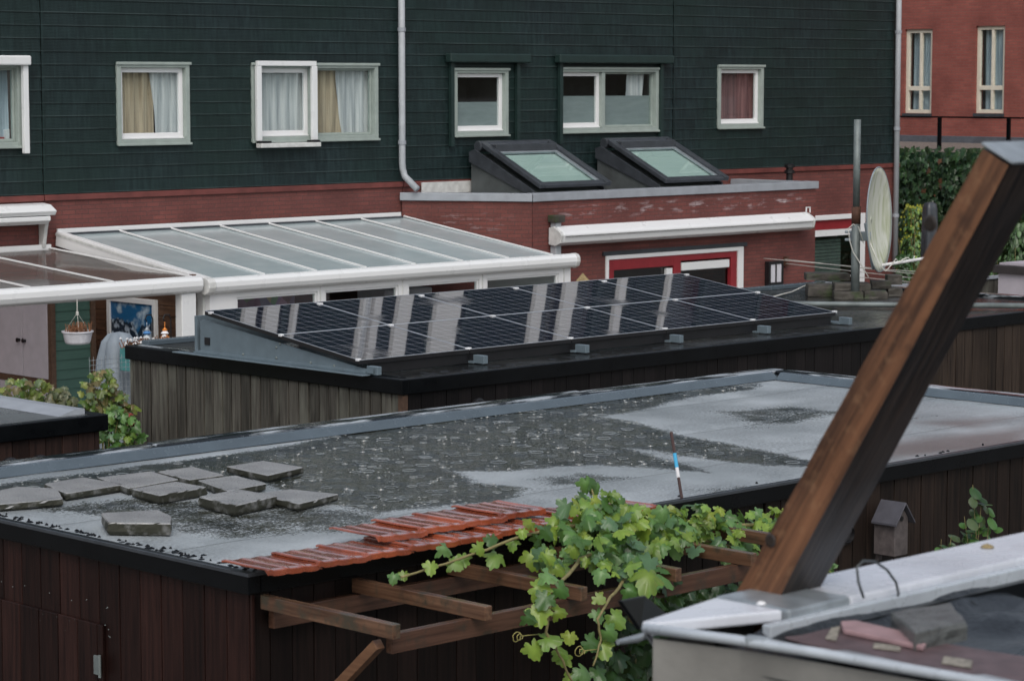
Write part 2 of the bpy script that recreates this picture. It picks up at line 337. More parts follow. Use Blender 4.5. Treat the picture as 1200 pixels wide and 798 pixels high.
# ------------------------------------------------------------------ mesh builder
ORG={}
class MB:
    def __init__(s): s.v=[];s.f=[];s.c=None;s.uv=None
    def face(s,pts):
        i=len(s.v);s.v+= [Vector(p) for p in pts];s.f.append(list(range(i,i+len(pts))))
    def hexa(s,b,t):
        """b,t : 4 bottom, 4 top points, ccw seen from above"""
        i=len(s.v);s.v+=[Vector(p) for p in b]+[Vector(p) for p in t]
        s.f+=[[i+3,i+2,i+1,i],[i+4,i+5,i+6,i+7]]+[[i+k,i+(k+1)%4,i+4+(k+1)%4,i+4+k] for k in range(4)]
    def box(s,x0,x1,y0,y1,z0,z1):
        if x1<x0:x0,x1=x1,x0
        if y1<y0:y0,y1=y1,y0
        if z1<z0:z0,z1=z1,z0
        q=[(x0,y0),(x1,y0),(x1,y1),(x0,y1)]
        s.hexa([(a,b,z0) for a,b in q],[(a,b,z1) for a,b in q]);return s
    def bar(s,p,q,w,h,upv=(0,0,1)):
        p=Vector(p);q=Vector(q);d=(q-p).normalized();u=Vector(upv);sd=d.cross(u).normalized();u=sd.cross(d)
        a=[p-sd*w/2-u*h/2,p+sd*w/2-u*h/2,p+sd*w/2+u*h/2,p-sd*w/2+u*h/2];L=q-p
        s.hexa([a[0],a[1],a[2],a[3]],[x+L for x in a]);return s
    def tube(s,pts,r,n=10,cap=True):
        pts=[Vector(p) for p in pts];i0=len(s.v);prev=None
        for k,p in enumerate(pts):
            d=(pts[min(k+1,len(pts)-1)]-pts[max(k-1,0)]).normalized()
            ref=prev if prev else (Vector((0,0,1)) if abs(d.z)<.9 else Vector((1,0,0)))
            a=(ref-d*ref.dot(d)).normalized();b=d.cross(a);prev=a
            rr=r[k] if isinstance(r,(list,tuple)) else r
            for j in range(n):
                t=2*math.pi*j/n;s.v.append(p+a*math.cos(t)*rr+b*math.sin(t)*rr)
        for k in range(len(pts)-1):
            for j in range(n): s.f.append([i0+k*n+j,i0+k*n+(j+1)%n,i0+(k+1)*n+(j+1)%n,i0+(k+1)*n+j])
        if cap: s.f.append([i0+j for j in range(n)][::-1]);s.f.append([i0+(len(pts)-1)*n+j for j in range(n)])
        return s
    def lathe(s,c,prof,n=20,axis=None):
        c=Vector(c);i0=len(s.v)
        ax=Vector(axis or (0,0,1)).normalized();a=ax.orthogonal().normalized();b=ax.cross(a)
        for r,z in prof:
            for j in range(n):
                t=2*math.pi*j/n;s.v.append(c+ax*z+a*math.cos(t)*r+b*math.sin(t)*r)
        for k in range(len(prof)-1):
            for j in range(n): s.f.append([i0+k*n+j,i0+k*n+(j+1)%n,i0+(k+1)*n+(j+1)%n,i0+(k+1)*n+j])
        s.f.append([i0+j for j in range(n)][::-1]);s.f.append([i0+(len(prof)-1)*n+j for j in range(n)]);return s
    def extrude(s,prof,p0,p1):
        """prof: list of world offsets (Vector) ccw, swept from p0 to p1"""
        i=len(s.v);n=len(prof);p0=Vector(p0);p1=Vector(p1)
        s.v+=[p0+Vector(q) for q in prof]+[p1+Vector(q) for q in prof]
        for k in range(n): s.f.append([i+k,i+(k+1)%n,i+n+(k+1)%n,i+n+k])
        s.f.append(list(range(i,i+n))[::-1]);s.f.append(list(range(i+n,i+2*n)));return s
    def build(s,name,mat,parent=None,bevel=0,smooth=False,seg=2,solid=0):
        o_=ORG.get(parent.name,Vector((0,0,0))) if parent else None
        if parent is None:
            if s.v:
                xs=[v.x for v in s.v];ys=[v.y for v in s.v];zs=[v.z for v in s.v]
                o_=Vector(((min(xs)+max(xs))/2,(min(ys)+max(ys))/2,min(zs)))
        me=bpy.data.meshes.new(name)
        off=Vector((0,0,0)) if WORLDTEX else o_
        me.from_pydata([tuple(v-o_) for v in s.v],[],s.f)
        me.materials.append(MAT[mat])
        if s.c is not None:
            at=me.color_attributes.new('leafcol' if not getattr(s,'cn',None) else s.cn,'FLOAT_COLOR','POINT')
            flat=[];[flat.extend((c[0],c[1],c[2],1)) for c in s.c];at.data.foreach_set('color',flat)
        if s.uv is not None:
            l=me.uv_layers.new(name='UVMap')
            for i,lp in enumerate(me.loops): l.data[i].uv=s.uv[lp.vertex_index]
        me.update()
        if smooth: me.polygons.foreach_set('use_smooth',[True]*len(me.polygons))
        ob=bpy.data.objects.new(name,me);COL.objects.link(ob)
        if parent: ob.parent=parent
        else: ob.location=o_
        ORG[ob.name]=o_
        if solid:
            md=ob.modifiers.new('s','SOLIDIFY');md.thickness=solid
        if bevel:
            md=ob.modifiers.new('b','BEVEL');md.width=bevel;md.segments=seg;md.limit_method='ANGLE';md.angle_limit=R(40)
            md.harden_normals=False
        return ob
WORLDTEX=False
def thing(name,loc,label,cat,group=None):
    o=bpy.data.objects.new(name,None);COL.objects.link(o);o.location=loc;ORG[o.name]=Vector(loc)
    return tag(o,label,cat,group)
def tag(o,label=None,cat=None,group=None,kind=None):
    if label:o['label']=label
    if cat:o['category']=cat
    if group:o['group']=group
    if kind:o['kind']=kind
    return o
def B(*a): return MB().box(*a)
# ------------------------------------------------------------------ the houses
YF=29.54
def slabs(x0,x1,z0,z1,holes):
    xs=sorted({x0,x1}|{min(max(h[k],x0),x1) for h in holes for k in (0,1)})
    for a,b in zip(xs,xs[1:]):
        if b-a<1e-4: continue
        hs=sorted([(h[2],h[3]) for h in holes if h[0]<=a+1e-4 and h[1]>=b-1e-4]);z=z0
        for (p,q) in hs:
            if p>z: yield a,b,z,min(p,z1)
            z=max(z,q)
        if z<z1: yield a,b,z,z1
def wall_front(x0,x1,z0,z1,y,th,holes):
    m=MB()
    for a,b,c,d in slabs(x0,x1,z0,z1,holes): m.box(a,b,y,y+th,c,d)
    return m
ROW=.1765;Z0=3.23
def siding(x0,x1,z0,z1,y,holes,row=ROW,lip=.011,zb=Z0):
    m=MB()
    for a,b,c,d in slabs(x0,x1,z0,z1,holes):
        k=math.floor((c-zb)/row+1e-6)
        while zb+k*row<d-1e-4:
            r0=zb+k*row;lo=max(c,r0);hi=min(d,r0+row);k+=1
            if hi-lo<.002: continue
            f=lambda z:y-lip*(1-(z-r0)/row)-.004
            m.face([(a,f(lo),lo),(b,f(lo),lo),(b,f(hi),hi),(a,f(hi),hi)])
            m.face([(a,y+.01,lo),(b,y+.01,lo),(b,f(lo),lo),(a,f(lo),lo)])
    return m
def ring(m,x0,x1,z0,z1,y0,y1,w,wb=None,wt=None,wr=None,ax=0):
    wb=w if wb is None else wb;wt=w if wt is None else wt;wr=w if wr is None else wr
    def bx(a,b,c,d):
        if ax==0: m.box(a,b,y0,y1,c,d)
        else: m.box(y0,y1,a,b,c,d)
    bx(x0,x0+w,z0,z1);bx(x1-wr,x1,z0,z1);bx(x0+w,x1-wr,z0,z0+wb);bx(x0+w,x1-wr,z1-wt,z1);return m
def sheet_wave(x0,x1,z0,z1,y,amp=.02,f=30,slant=0.,n=40,gather=0.):
    m=MB();
    for j in range(7):
        t=j/6;z=z0+(z1-z0)*t
        for i in range(n+1):
            u=i/n;x=x0+(x1-x0)*u
            x+=slant*(1-t)*(1 if True else 0)
            m.v.append(Vector((x,y+amp*math.sin(x*f+.6*math.sin(z*2))+amp*.5*math.sin(x*f*2.3+1),z)))
    for j in range(6):
        for i in range(n): q=j*(n+1)+i;m.f.append([q,q+1,q+n+2,q+n+1])
    return m
def window(root,x0,x1,z0,z1,sash='white_paint',frame='sage_paint',fw_=.07,curt=(),split=None,label=None,sashes=None,refl_half=None,dim=False):
    fr=ring(MB(),x0,x1,z0,z1,YF-.045,YF+.12,fw_,wb=.075)
    fr.box(x0-.02,x1+.02,YF-.07,YF-.045,z1-.03,z1+.01)
    fr.box(x0-.015,x1+.015,YF-.075,YF-.045,z0-.012,z0+.02)
    cells=[(x0+fw_,x1-fw_)]
    if split: fr.box(split-.04,split+.04,YF-.03,YF+.12,z0+.075,z1-fw_);cells=[(x0+fw_,split-.04),(split+.04,x1-fw_)]
    w=fr.build('window',frame,root,bevel=.006)
    if label: w['label']=label
    for i,(a,b) in enumerate(cells):
        sm=(sashes or [sash]*len(cells))[i]
        sw=.065 if sm=='white_paint' else .03
        s_=ring(MB(),a+.002,b-.002,z0+.077,z1-fw_-.002,YF+.03,YF+.09,sw,wb=sw*1.3)
        if sm=='white_paint': s_.box(a+.01,b-.01,YF+.0,YF+.028,z0+.078,z0+.10)
        s_.build('sash',sm,w,bevel=.005)
        B(a+sw,b-sw,YF+.055,YF+.061,z0+.075+sw,z1-fw_-sw).build('pane','window_glass',w)
    ib=MB();e=.01
    X0,X1,ZA,ZB,YA,YB=x0+.03,x1-.03,z0+.04,z1-.03,YF+.121,YF+.9
    ib.face([(X0,YB,ZA),(X0,YB,ZB),(X1,YB,ZB),(X1,YB,ZA)]);ib.face([(X0,YA,ZA),(X0,YA,ZB),(X0,YB,ZB),(X0,YB,ZA)])
    ib.face([(X1,YA,ZA),(X1,YB,ZA),(X1,YB,ZB),(X1,YA,ZB)]);ib.face([(X0,YA,ZB),(X1,YA,ZB),(X1,YB,ZB),(X0,YB,ZB)]);ib.face([(X0,YA,ZA),(X0,YB,ZA),(X1,YB,ZA),(X1,YA,ZA)])
    ib.build('room','interior_dark' if dim else 'interior_wall',w)
    for (a,b,mat_,sl) in curt:
        sheet_wave(a,b,z0+.08,z1-.05,YF+.165 if mat_!='curtain_net' else YF+.135,.022,34,sl).build('curtain',mat_,w,smooth=True)
    if refl_half: B(x0+fw_+.01,x1-fw_-.01,YF+.092,YF+.10,z0+.09,z0+.09+(z1-z0)*refl_half).build('reflection_sheet','reflection_sheet',w)  # pale lower half: reflection in the glass, put into a sheet's colour
    return w
houses=[(12.5,19.93,'A'),(19.945,26.535,'B'),(26.55,32.755,'C'),(32.77,39.15,'D')]
hl={'A':'green clad house at the far left, its window edged by a white roller shutter',
    'B':'green clad house with beige curtains in its two upper windows, behind the glass conservatory',
    'C':'green clad house with dark screened upper windows above the two skylights',
    'D':'green clad end house with one small window with a dark red curtain'}
wins={'A':[(17.9,19.6,3.88,5.02)],'B':[(21.17,22.43,3.88,5.03),(23.57,26.02,3.88,5.03)],
      'C':[(27.61,28.80,3.90,4.965),(29.97,32.37,3.92,4.985)],'D':[(33.91,35.13,3.94,5.04)]}
gholes={'A':[],'B':[(21,26,.1,2.1)],'C':[],'D':[(36.1,38.12,.3,2.32)]}
for x0,x1,k in houses:
    h=thing('terraced_house',(x0,YF,0),hl[k],'house','terraced houses with green cladding')
    wl=wins[k]
    # upper storey windows that stand above the frame, seen mirrored in the panels
    hi={'A':[(15.2,16.8,6.75,9.0)],'B':[(21.3,22.5,6.75,8.9),(23.9,24.9,6.75,9.0)],'C':[(27.9,28.8,6.75,8.9),(30.3,31.9,6.75,8.9)],'D':[(33.6,34.7,6.75,8.9),(36.2,37.4,6.75,8.9)]}[k]
    siding(x0,x1,Z0,9.7,YF,wl+hi).build('cladding','green_siding',h)
    B(x0-.01,x0+.04,YF-.02,YF-.016,Z0,9.7).build('joint_strip','green_siding',h)
    wall_front(x0,x1,0,3.14,YF,.22,gholes[k]).build('ground_floor_wall','brick_house_x',h)
    B(x0,x1,YF-.035,YF+.2,3.142,3.222).build('brick_ledge','red_band',h,bevel=.006)
    bk=MB();bk.box(x0,x1,YF+9,YF+9.2,0,9.7)
    bk.box(x0,x0+.1,YF+.23,YF+9,0,9.7);bk.box(x1-.1,x1,YF+.23,YF+9,0,9.7);bk.build('party_wall','brick_house_x',h)
    rf=MB();rf.extrude([(0,-.15,0),(0,9.6,0),(0,9.6,.15),(0,-.15,.15)],(x0,YF,9.7),(x1,YF,9.7));rf.build('roof','dark_grey',h)
    if k=='A':
        w=window(h,*wl[0],sash='sage_paint',curt=[(17.9,19.5,'curtain_blue',0)])
        B(19.44,19.5,YF+.13,YF+.2,3.98,4.12).build('bottle','white_plastic',w);B(19.0,19.42,YF+.13,YF+.2,3.97,4.02).build('book','red_cushion',w)
        B(17.8,19.66,YF-.20,YF-.072,4.985,5.115).build('shutter_box','white_plastic',h,bevel=.02)
        B(19.56,19.64,YF-.15,YF-.08,3.80,4.983).build('shutter_guide','white_plastic',h,bevel=.006)
    if k=='B':
        w=window(h,*wl[0],curt=[(21.2,21.92,'curtain_beige',0),(21.86,22.36,'curtain_net',.08)],label='single window with a beige curtain')
        wb=MB();wb.box(21.6,21.85,YF+.14,YF+.2,3.97,4.0);wb.box(21.8,22.1,YF+.14,YF+.2,3.97,4.02);wb.build('sill_book','dirty_white',w)
        w=window(h,*wl[1],split=24.72,sashes=['white_paint','sage_paint'],curt=[(23.6,24.66,'curtain_net',0),(24.72,25.5,'curtain_beige',.05),(25.3,25.95,'curtain_net',.12)],label='double window, roller screen frame on its left half')
        g=MB();g.box(23.585,23.675,YF-.135,YF-.08,3.90,4.99);g.box(24.635,24.735,YF-.135,YF-.08,3.90,4.99);g.box(23.60,24.72,YF-.135,YF-.08,4.992,5.065);g.build('screen_frame','white_plastic',h,bevel=.006)
        B(23.60,24.74,YF-.20,YF-.08,3.80,3.865).build('screen_bottom_bar','dirty_white',h,bevel=.006)
        g=MB();g.box(23.60,23.80,YF-.19,YF-.10,3.867,3.898);g.box(24.55,24.73,YF-.19,YF-.10,3.867,3.898);g.build('screen_foot','black_plastic',h)
    if k=='C':
        window(h,*wl[0],refl_half=.42,dim=True,label='single window under a green screen box')
        window(h,*wl[1],split=31.02,sashes=['white_paint','sage_paint'],refl_half=.48,dim=True,curt=[(31.75,32.2,'curtain_net',-.1)],label='double window under a long green screen box')
        for a,b in ((27.42,29.2),(29.85,32.62)):
            B(a,b,YF-.17,YF-.03,5.06,5.20).build('screen_box','dark_shutter',h,bevel=.02)
            B(a+.08,a+.15,YF-.09,YF-.03,3.75,5.058).build('screen_guide','dark_shutter',h);B(b-.25,b-.18,YF-.09,YF-.03,3.75,5.058).build('screen_guide','dark_shutter',h)
        B(26.9,28.1,YF-.06,YF-.037,3.02,3.20).build('roof_flashing','dirty_white',h)
    if k=='D':
        window(h,*wl[0],curt=[(33.95,35.1,'curtain_dark',0)])
        fr=ring(MB(),36.1,38.12,.3,2.32,YF-.03,YF+.1,.16,wt=.09,wr=.16).build('garden_window','white_paint',h,bevel=.006)
        B(36.27,37.95,YF+.02,YF+.09,2.05,2.225).build('top_rail','red_paint',fr)
        B(36.27,37.95,YF+.0,YF+.09,1.93,2.045).build('roller_blind_box','white_plastic',fr)
        B(36.27,37.95,YF+.05,YF+.06,.47,1.925).build('pane','window_glass',fr)
        mm=MB()
        for q in range(22): mm.box(36.3,37.6,YF+.14,YF+.16,.5+q*.062,.55+q*.062)
        mm.build('blind','blind_grey',fr);B(36.1,38.12,YF+.6,YF+.62,.3,2.3).build('room','interior_dark',fr)
    for i,(a,b,c,d) in enumerate(hi):
        ring(MB(),a,b,c,d,YF-.03,YF+.1,.10).build('window','dark_shutter',h)
        B(a+.16,b-.16,YF+.04,YF+.05,c+.16,d-.16).build('pane','window_glass',h);B(a,b,YF+.3,YF+.32,c,d).build('room','interior_dark',h)
    # unseen white strips added so the solar panels mirror pale bands
    for xa,xb in ((24.0,24.22),(24.42,24.66),(24.95,25.02),(26.36,26.52),(26.6,26.75),(27.12,27.4),(27.95,28.5),(30.2,30.44),(30.9,31.18),(32.25,32.42),(33.5,33.58)):
        if x0<=xa and xb<=x1: B(xa,xb,YF-.12,YF-.03,6.7,9.2).build('reflection_strip','white_paint',h)
# drainpipes
def pipe(name,pts,r,mat,label,cols=()):
    p0=Vector(pts[-1]);t=thing(name,(p0.x,p0.y,p0.z),label,'drainpipe')
    MB().tube(pts,r,12).build('pipe',mat,t,smooth=True)
    for c in cols: MB().lathe(c,[(r+.008,-.03),(r+.012,-.03),(r+.012,.03),(r+.008,.03)],12).build('pipe_clip','coping_grey',t)
    return t
a=AY(471,100,YF-.1)
pe=AY(489,222,YF-.35);pb=AY(472,198,YF-.1);pb2=AY(474.5,207,YF-.12)
pipe('drainpipe',[(a.x,YF-.1,9.6),(a.x,YF-.1,pb.z+.1),tuple(pb),tuple(pb2),tuple(pe)],.052,'pipe_grey','grey drainpipe down the green cladding, bending right onto the flat brick extension',[(a.x,YF-.1,AY(471,35,YF).z),(a.x,YF-.1,AY(471,167,YF).z)])
a=AY(1052,100,YF-.1)
pipe('drainpipe',[(a.x,YF-.1,9.6),(a.x,YF-.1,1.2)],.052,'pipe_grey','straight grey drainpipe at the right end of the green house',[(a.x,YF-.1,AY(1052,38,YF).z),(a.x,YF-.1,AY(1052,151,YF).z),(a.x,YF-.1,AY(1052,252,YF).z)])
# ------------------------------------------------------------------ brick extension
EX0,EX1,EY=27.61,34.45,27.75
e=thing('brick_extension',(EX0,EY,0),'flat roofed red brick extension with grey coping and a red framed door','extension')
wall_front(EX0,EX1,0,2.93,EY,.2,[(29.22,32.54,.05,2.03)]).build('front_wall','brick_ext_x',e)
m=MB();m.hexa([(26.50,29.50,0),(27.60,27.76,0),(27.76,27.95,0),(26.75,29.50,0)],[(26.50,29.50,2.93),(27.60,27.76,2.93),(27.76,27.95,2.93),(26.75,29.50,2.93)]);m.build('side_wall','brick_ext_side',e)
B(EX1-.2,EX1,EY+.2,YF-.01,0,2.93).build('side_wall','brick_house_x',e)
m=MB()
cw=.24
m.hexa([(EX0-.03,EY-.04,2.935),(EX1+.04,EY-.04,2.935),(EX1+.04,EY+cw,2.935),(EX0+.11,EY+cw,2.935)],[(EX0-.03,EY-.04,3.06),(EX1+.04,EY-.04,3.06),(EX1+.04,EY+cw,3.06),(EX0+.11,EY+cw,3.06)])
m.hexa([(26.44,29.49,2.936),(27.575,27.725,2.936),(27.71,27.99,2.936),(26.70,29.49,2.936)],[(26.44,29.49,3.058),(27.575,27.725,3.058),(27.71,27.99,3.058),(26.70,29.49,3.058)])
m.build('coping','coping_grey',e,bevel=.008)
B(EX1-.2,EX1+.04,EY+cw,YF-.04,2.937,3.055).build('coping','coping_grey',e,bevel=.008)
m=MB();m.face([(26.72,29.48,2.96),(27.74,27.98,2.96),(EX1-.22,27.98,2.96),(EX1-.22,29.48,2.96)]);m.build('roof','curb_grey',e)
dr=ring(MB(),29.22,32.54,.05,2.03,EY-.03,EY+.12,.06,wt=.065,wr=.14).build('door_frame','white_paint',e,bevel=.006)
B(29.15,32.62,EY-.035,EY-.0,2.035,2.10).build('lintel','dark_grey',e)
rm=ring(MB(),29.282,30.98,.1,1.963,EY-.01,EY+.08,.13,wt=.17,wr=.16)
ring(rm,30.982,32.398,.1,1.963,EY-.005,EY+.08,.02,wt=.10,wr=.15)
red=rm.build('sliding_door','red_paint',e,bevel=.006)
B(31.03,32.215,EY+.0,EY+.08,1.70,1.83).build('blind_box','white_plastic',red,bevel=.01)
B(30.66,30.80,EY+.0,EY+.05,.3,1.76).build('inner_stile','white_plastic',red)
for a,b in ((29.45,30.82),(31.0,32.2)): B(a,b,EY+.06,EY+.066,.1,1.8).build('pane','window_glass',red)
m=MB();m.box(29.2,32.56,EY+1.2,EY+1.22,0,2.1);m.build('room','interior_dark',e)
# roof vent
p=AZ(925,214,2.97);t=thing('roof_vent',(p.x,28.9,2.96),'small black ribbed vent on the flat extension roof beside the right coping end','vent')
q=AY(925,216,28.9);MB().lathe((q.x,28.9,2.96),[(.06,0),(.06,.18),(.09,.19),(.09,.24),(.06,.25),(.06,.28),(.09,.29),(.09,.335),(.04,.36)],16).build('vent_body','black_plastic',t,smooth=False)
# hopper and pipe at the corner
q=AY(653,256,EY-.1)
t=thing('rainwater_pipe',(q.x,q.y,0),'short grey rainwater pipe with a brownish hopper on the brick extension left of the awning','drainpipe')
B(q.x-.07,q.x+.05,EY-.14,EY-.02,0.2,q.z-.06).build('pipe','pipe_grey',t,bevel=.01)
B(q.x-.12,q.x+.10,EY-.18,EY-.01,q.z-.062,q.z+.05).build('hopper','old_paver',t,bevel=.01)
# skylights
def skylight(x0,x1,label):
    t=thing('roof_skylight',(x0,27.95,2.96),label,'skylight','raised skylights on the extension roof')
    m=MB();prof=[(0,29.40,2.96),(0,28.02,2.96),(0,28.02,3.04),(0,29.28,3.62),(0,29.40,3.62)]
    m.extrude([Vector(q) for q in prof][::-1],(x0-.02,0,0),(x1-.04,0,0));m.build('curb','curb_grey',t)
    m=MB();prof=[(29.42,3.50),(27.99,2.985),(27.99,3.09),(29.30,3.70),(29.42,3.66)]
    m.extrude([Vector((0,a,b)) for a,b in prof][::-1],(x0-.05,0,0),(x0-.021,0,0));m.build('curb_flange','dark_grey',t);m=MB();m.extrude([Vector((0,a,b)) for a,b in prof][::-1],(x1-.068,0,0),(x1-.03,0,0));m.build('curb_flange','dark_grey',t)
    # frame: two side rails, bottom rail, top hood
    A=Vector((0,27.90,3.12));Bq=Vector((0,29.22,3.745));d=(Bq-A).normalized();n=Vector((0,-d.z,d.y))
    m=MB()
    for xa in (x0,x1-.12): m.hexa([Vector((xa,0,0))+A,Vector((xa+.12,0,0))+A,Vector((xa+.12,0,0))+Bq,Vector((xa,0,0))+Bq],[Vector((xa,0,0))+A+n*.075,Vector((xa+.12,0,0))+A+n*.075,Vector((xa+.12,0,0))+Bq+n*.075,Vector((xa,0,0))+Bq+n*.075])
    a0=A-Vector((0,0,0));a1=A+d*.12
    m.hexa([Vector((x0+.122,0,0))+a0,Vector((x1-.122,0,0))+a0,Vector((x1-.122,0,0))+a1,Vector((x0+.122,0,0))+a1],[Vector((x0+.122,0,0))+a0+n*.06,Vector((x1-.122,0,0))+a0+n*.06,Vector((x1-.122,0,0))+a1+n*.06,Vector((x0+.122,0,0))+a1+n*.06])
    m.build('frame','dark_grey',t,bevel=.014,seg=3)
    m=MB();m.tube([(x0-.01,29.27,3.745),(x1+.01,29.27,3.745)],.085,16);m.box(x0+.12,x1-.12,28.98,29.27,3.66,3.78);m.build('hood','dark_grey',t,bevel=.01)
    m=MB();o=n*.03
    for xa,xb,ya,yb in ((x0+.123,x0+.19,a1,Bq-d*.22),(x1-.19,x1-.123,a1,Bq-d*.22),(x0+.19,x1-.19,Bq-d*.29,Bq-d*.22)):
        m.hexa([Vector((xa,0,0))+ya,Vector((xb,0,0))+ya,Vector((xb,0,0))+yb,Vector((xa,0,0))+yb],[Vector((xa,0,0))+ya+o,Vector((xb,0,0))+ya+o,Vector((xb,0,0))+yb+o,Vector((xa,0,0))+yb+o])
    m.build('inner_frame','grey_metal',t)
    m=MB();g0=a1+n*.018;g1=Bq-d*.28+n*.018
    m.face([Vector((x0+.15,0,0))+g0,Vector((x1-.15,0,0))+g0,Vector((x1-.15,0,0))+g1,Vector((x0+.15,0,0))+g1]);m.build('pane','skylight_glass',t)
    m=MB();g0=a1-n*.02;g1=Bq-d*.28-n*.02
    m.face([Vector((x0+.15,0,0))+g0,Vector((x1-.15,0,0))+g0,Vector((x1-.15,0,0))+g1,Vector((x0+.15,0,0))+g1]);m.build('blind','skylight_sky_tone',t)  # pale sheet added under the pane, sky reflection put into its colour
skylight(27.90,29.50,'dark grey raised roof skylight nearer the bent drainpipe, left of the pair')
skylight(30.78,32.34,'dark grey raised roof skylight under the wide double window, right of the pair')
# ------------------------------------------------------------------ awnings
t=thing('awning',(28,EY-.2,2.2),'long closed white awning cassette above the red framed door','awning')
c=[Vector((0,a,b)) for a,b in ((-.02,2.53),(-.02,2.27),(-.16,2.25),(-.27,2.30),(-.30,2.42),(-.27,2.47),(-.12,2.55))]
MB().extrude([v+Vector((0,EY,0)) for v in c],(27.99,0,0),(34.04,0,0)).build('cassette','white_plastic',t,bevel=.012)
B(28.02,34.02,EY-.315,EY-.303,2.395,2.402).build('joint_line','black_plastic',t)
m=MB();
for xa in (27.93,34.045): MB().extrude([v+Vector((0,EY,0)) for v in c],(xa,0,-.004),(xa+.055,0,-.004)).build('end_cap','dirty_white',t,bevel=.01)
q=AY(947,247,EY-.15);MB().tube([(q.x-.05,EY-.15,2.54),(q.x-.05,EY-.15,2.63),(q.x+.05,EY-.15,2.63),(q.x+.05,EY-.15,2.54)],.012,8).build('crank_eye','white_plastic',t)
t=thing('awning',(19.9,YF,2.5),'closed white awning cut by the left photo edge, above the clear canopy','awning')
m=MB();m.extrude([Vector((0,YF+a,b)) for a,b in ((-.01,3.12),(-.01,2.98),(-.30,2.96),(-.34,3.02),(-.20,3.10))],(14,0,0),(19.93,0,0));m.build('hood','white_plastic',t,bevel=.01)
m=MB();m.extrude([Vector((0,YF+a,b)) for a,b in ((-.02,2.95),(-.02,2.86),(-.24,2.84),(-.32,2.89),(-.32,2.95))],(14,0,0),(19.84,0,0));m.build('cassette','white_plastic',t,bevel=.01)
m=MB();m.extrude([Vector((0,YF+a,b)) for a,b in ((-.01,2.97),(-.01,2.51),(-.10,2.51),(-.15,2.75),(-.22,2.97))],(19.845,0,0),(19.90,0,0));m.build('bracket','dirty_white',t,bevel=.006)
# ------------------------------------------------------------------ conservatory
GY=26.15
cv=thing('conservatory',(20.14,GY,0),'white framed conservatory with a pale opal glass lean-to roof','conservatory')
WZ,GZ=2.68,2.24;bars=[20.22,21.13,22.02,22.9,23.8,24.7,25.6,26.5]
m=MB();m.hexa([(20.2,GY+.05,GZ-.012),(26.6,GY+.05,GZ-.012),(26.6,YF-.03,WZ-.012),(20.2,YF-.03,WZ-.012)],[(20.2,GY+.05,GZ),(26.6,GY+.05,GZ),(26.6,YF-.03,WZ),(20.2,YF-.03,WZ)]);m.build('glass_roof','opal_glass',cv)
for bx in bars: MB().bar((bx,GY+.08,GZ+.014),(bx,YF-.08,WZ+.014),.030,.022).build('glazing_bar','white_paint',cv,bevel=.004)
m=MB()
for bx in bars: m.bar((bx+.026,GY+.08,GZ+.006),(bx+.026,YF-.08,WZ+.006),.020,.012)
m.build('gasket','black_plastic',cv)
m=MB();m.box(20.12,26.45,YF-.07,YF-.04,WZ-.03,WZ+.075);m.build('wall_plate','white_paint',cv);B(20.2,26.45,YF-.12,YF-.072,WZ-.02,WZ+.018).build('flashing','dark_grey',cv)
m=MB();
gp=[Vector((0,a,b)) for a,b in ((.05,.06),(.05,-.11),(-.05,-.13),(-.11,-.10),(-.135,-.04),(-.13,.02),(-.10,.06),(-.04,.075))]
m.extrude([v+Vector((0,GY,GZ-.05)) for v in gp],(20.16,0,0),(26.83,0,0));m.build('gutter','white_plastic',cv,bevel=.012,smooth=False)
m=MB();m.extrude([v*1.12+Vector((0,GY,GZ-.05)) for v in gp],(20.04,0,0),(20.16,0,0));m.extrude([v*1.06+Vector((0,GY,GZ-.05)) for v in gp],(26.8,0,0),(26.87,0,0));m.build('gutter_end','dirty_white',cv,bevel=.012)
MB().bar((20.14,GY-.02,GZ-.085),(20.14,YF-.05,WZ-.06),.09,.20).build('side_beam','white_paint',cv,bevel=.008)
m=MB();m.bar((20.10,GY+.05,GZ-.03),(20.10,YF-.05,WZ+.0),.02,.035);m.build('side_trim','dirty_white',cv)
fm=MB();wins_c=[(20.6,21.97),(22.1,23.42),(23.6,24.95),(25.1,26.55)]
for a,b,c,d in slabs(20.16,26.80,0,2.10,[(a,b,.35,1.985) for a,b in wins_c]): fm.box(a,b,GY,GY+.09,c,d)
fm.build('front_frame','white_paint',cv)
m=MB()
for xx in (22.035,23.51,25.03,26.68): m.box(xx-.03,xx-.015,GY-.012,GY-.001,.1,2.05)
m.build('frame_joint','dirty_white',cv)
for i,(a,b) in enumerate(wins_c):
    s_=ring(MB(),a+.002,b-.002,.352,1.983,GY+.02,GY+.07,.03).build('window','white_plastic',cv,bevel=.004)
    B(a+.03,b-.03,GY+.04,GY+.046,.39,1.953).build('pane','window_glass',s_)
m=MB();m.box(20.12,20.18,GY+.09,YF-.06,0,2.1);m.build('side_panel','dirty_white',cv)
B(26.74,26.80,GY+.09,27.9,0,2.1).build('side_panel','white_paint',cv)
# bunting inside
m=NT('bunting_cloth');v=m.n('ShaderNodeTexVoronoi');v.inputs['Scale'].default_value=6.;m.set(v,'Vector',(m.tc,'Position'));hs=m.n('ShaderNodeHueSaturation');m.l(v,1,hs,'Color');hs.inputs['Saturation'].default_value=.6;hs.inputs['Value'].default_value=.35;m.l(hs,0,m.b,0)
t=tag(sheet_wave(20.7,22.4,1.55,1.95,GY+1.0,.03,9).build('patchwork_cloth','bunting_cloth',smooth=True),'multicoloured patchwork cloth hung inside the leftmost conservatory window','cloth')
t=tag(B(23.7,24.6,GY+.6,GY+1.2,.0,1.86).build('storage_cabinet','shed_grey',bevel=.02),'grey cabinet standing inside the conservatory behind the third window','cabinet')
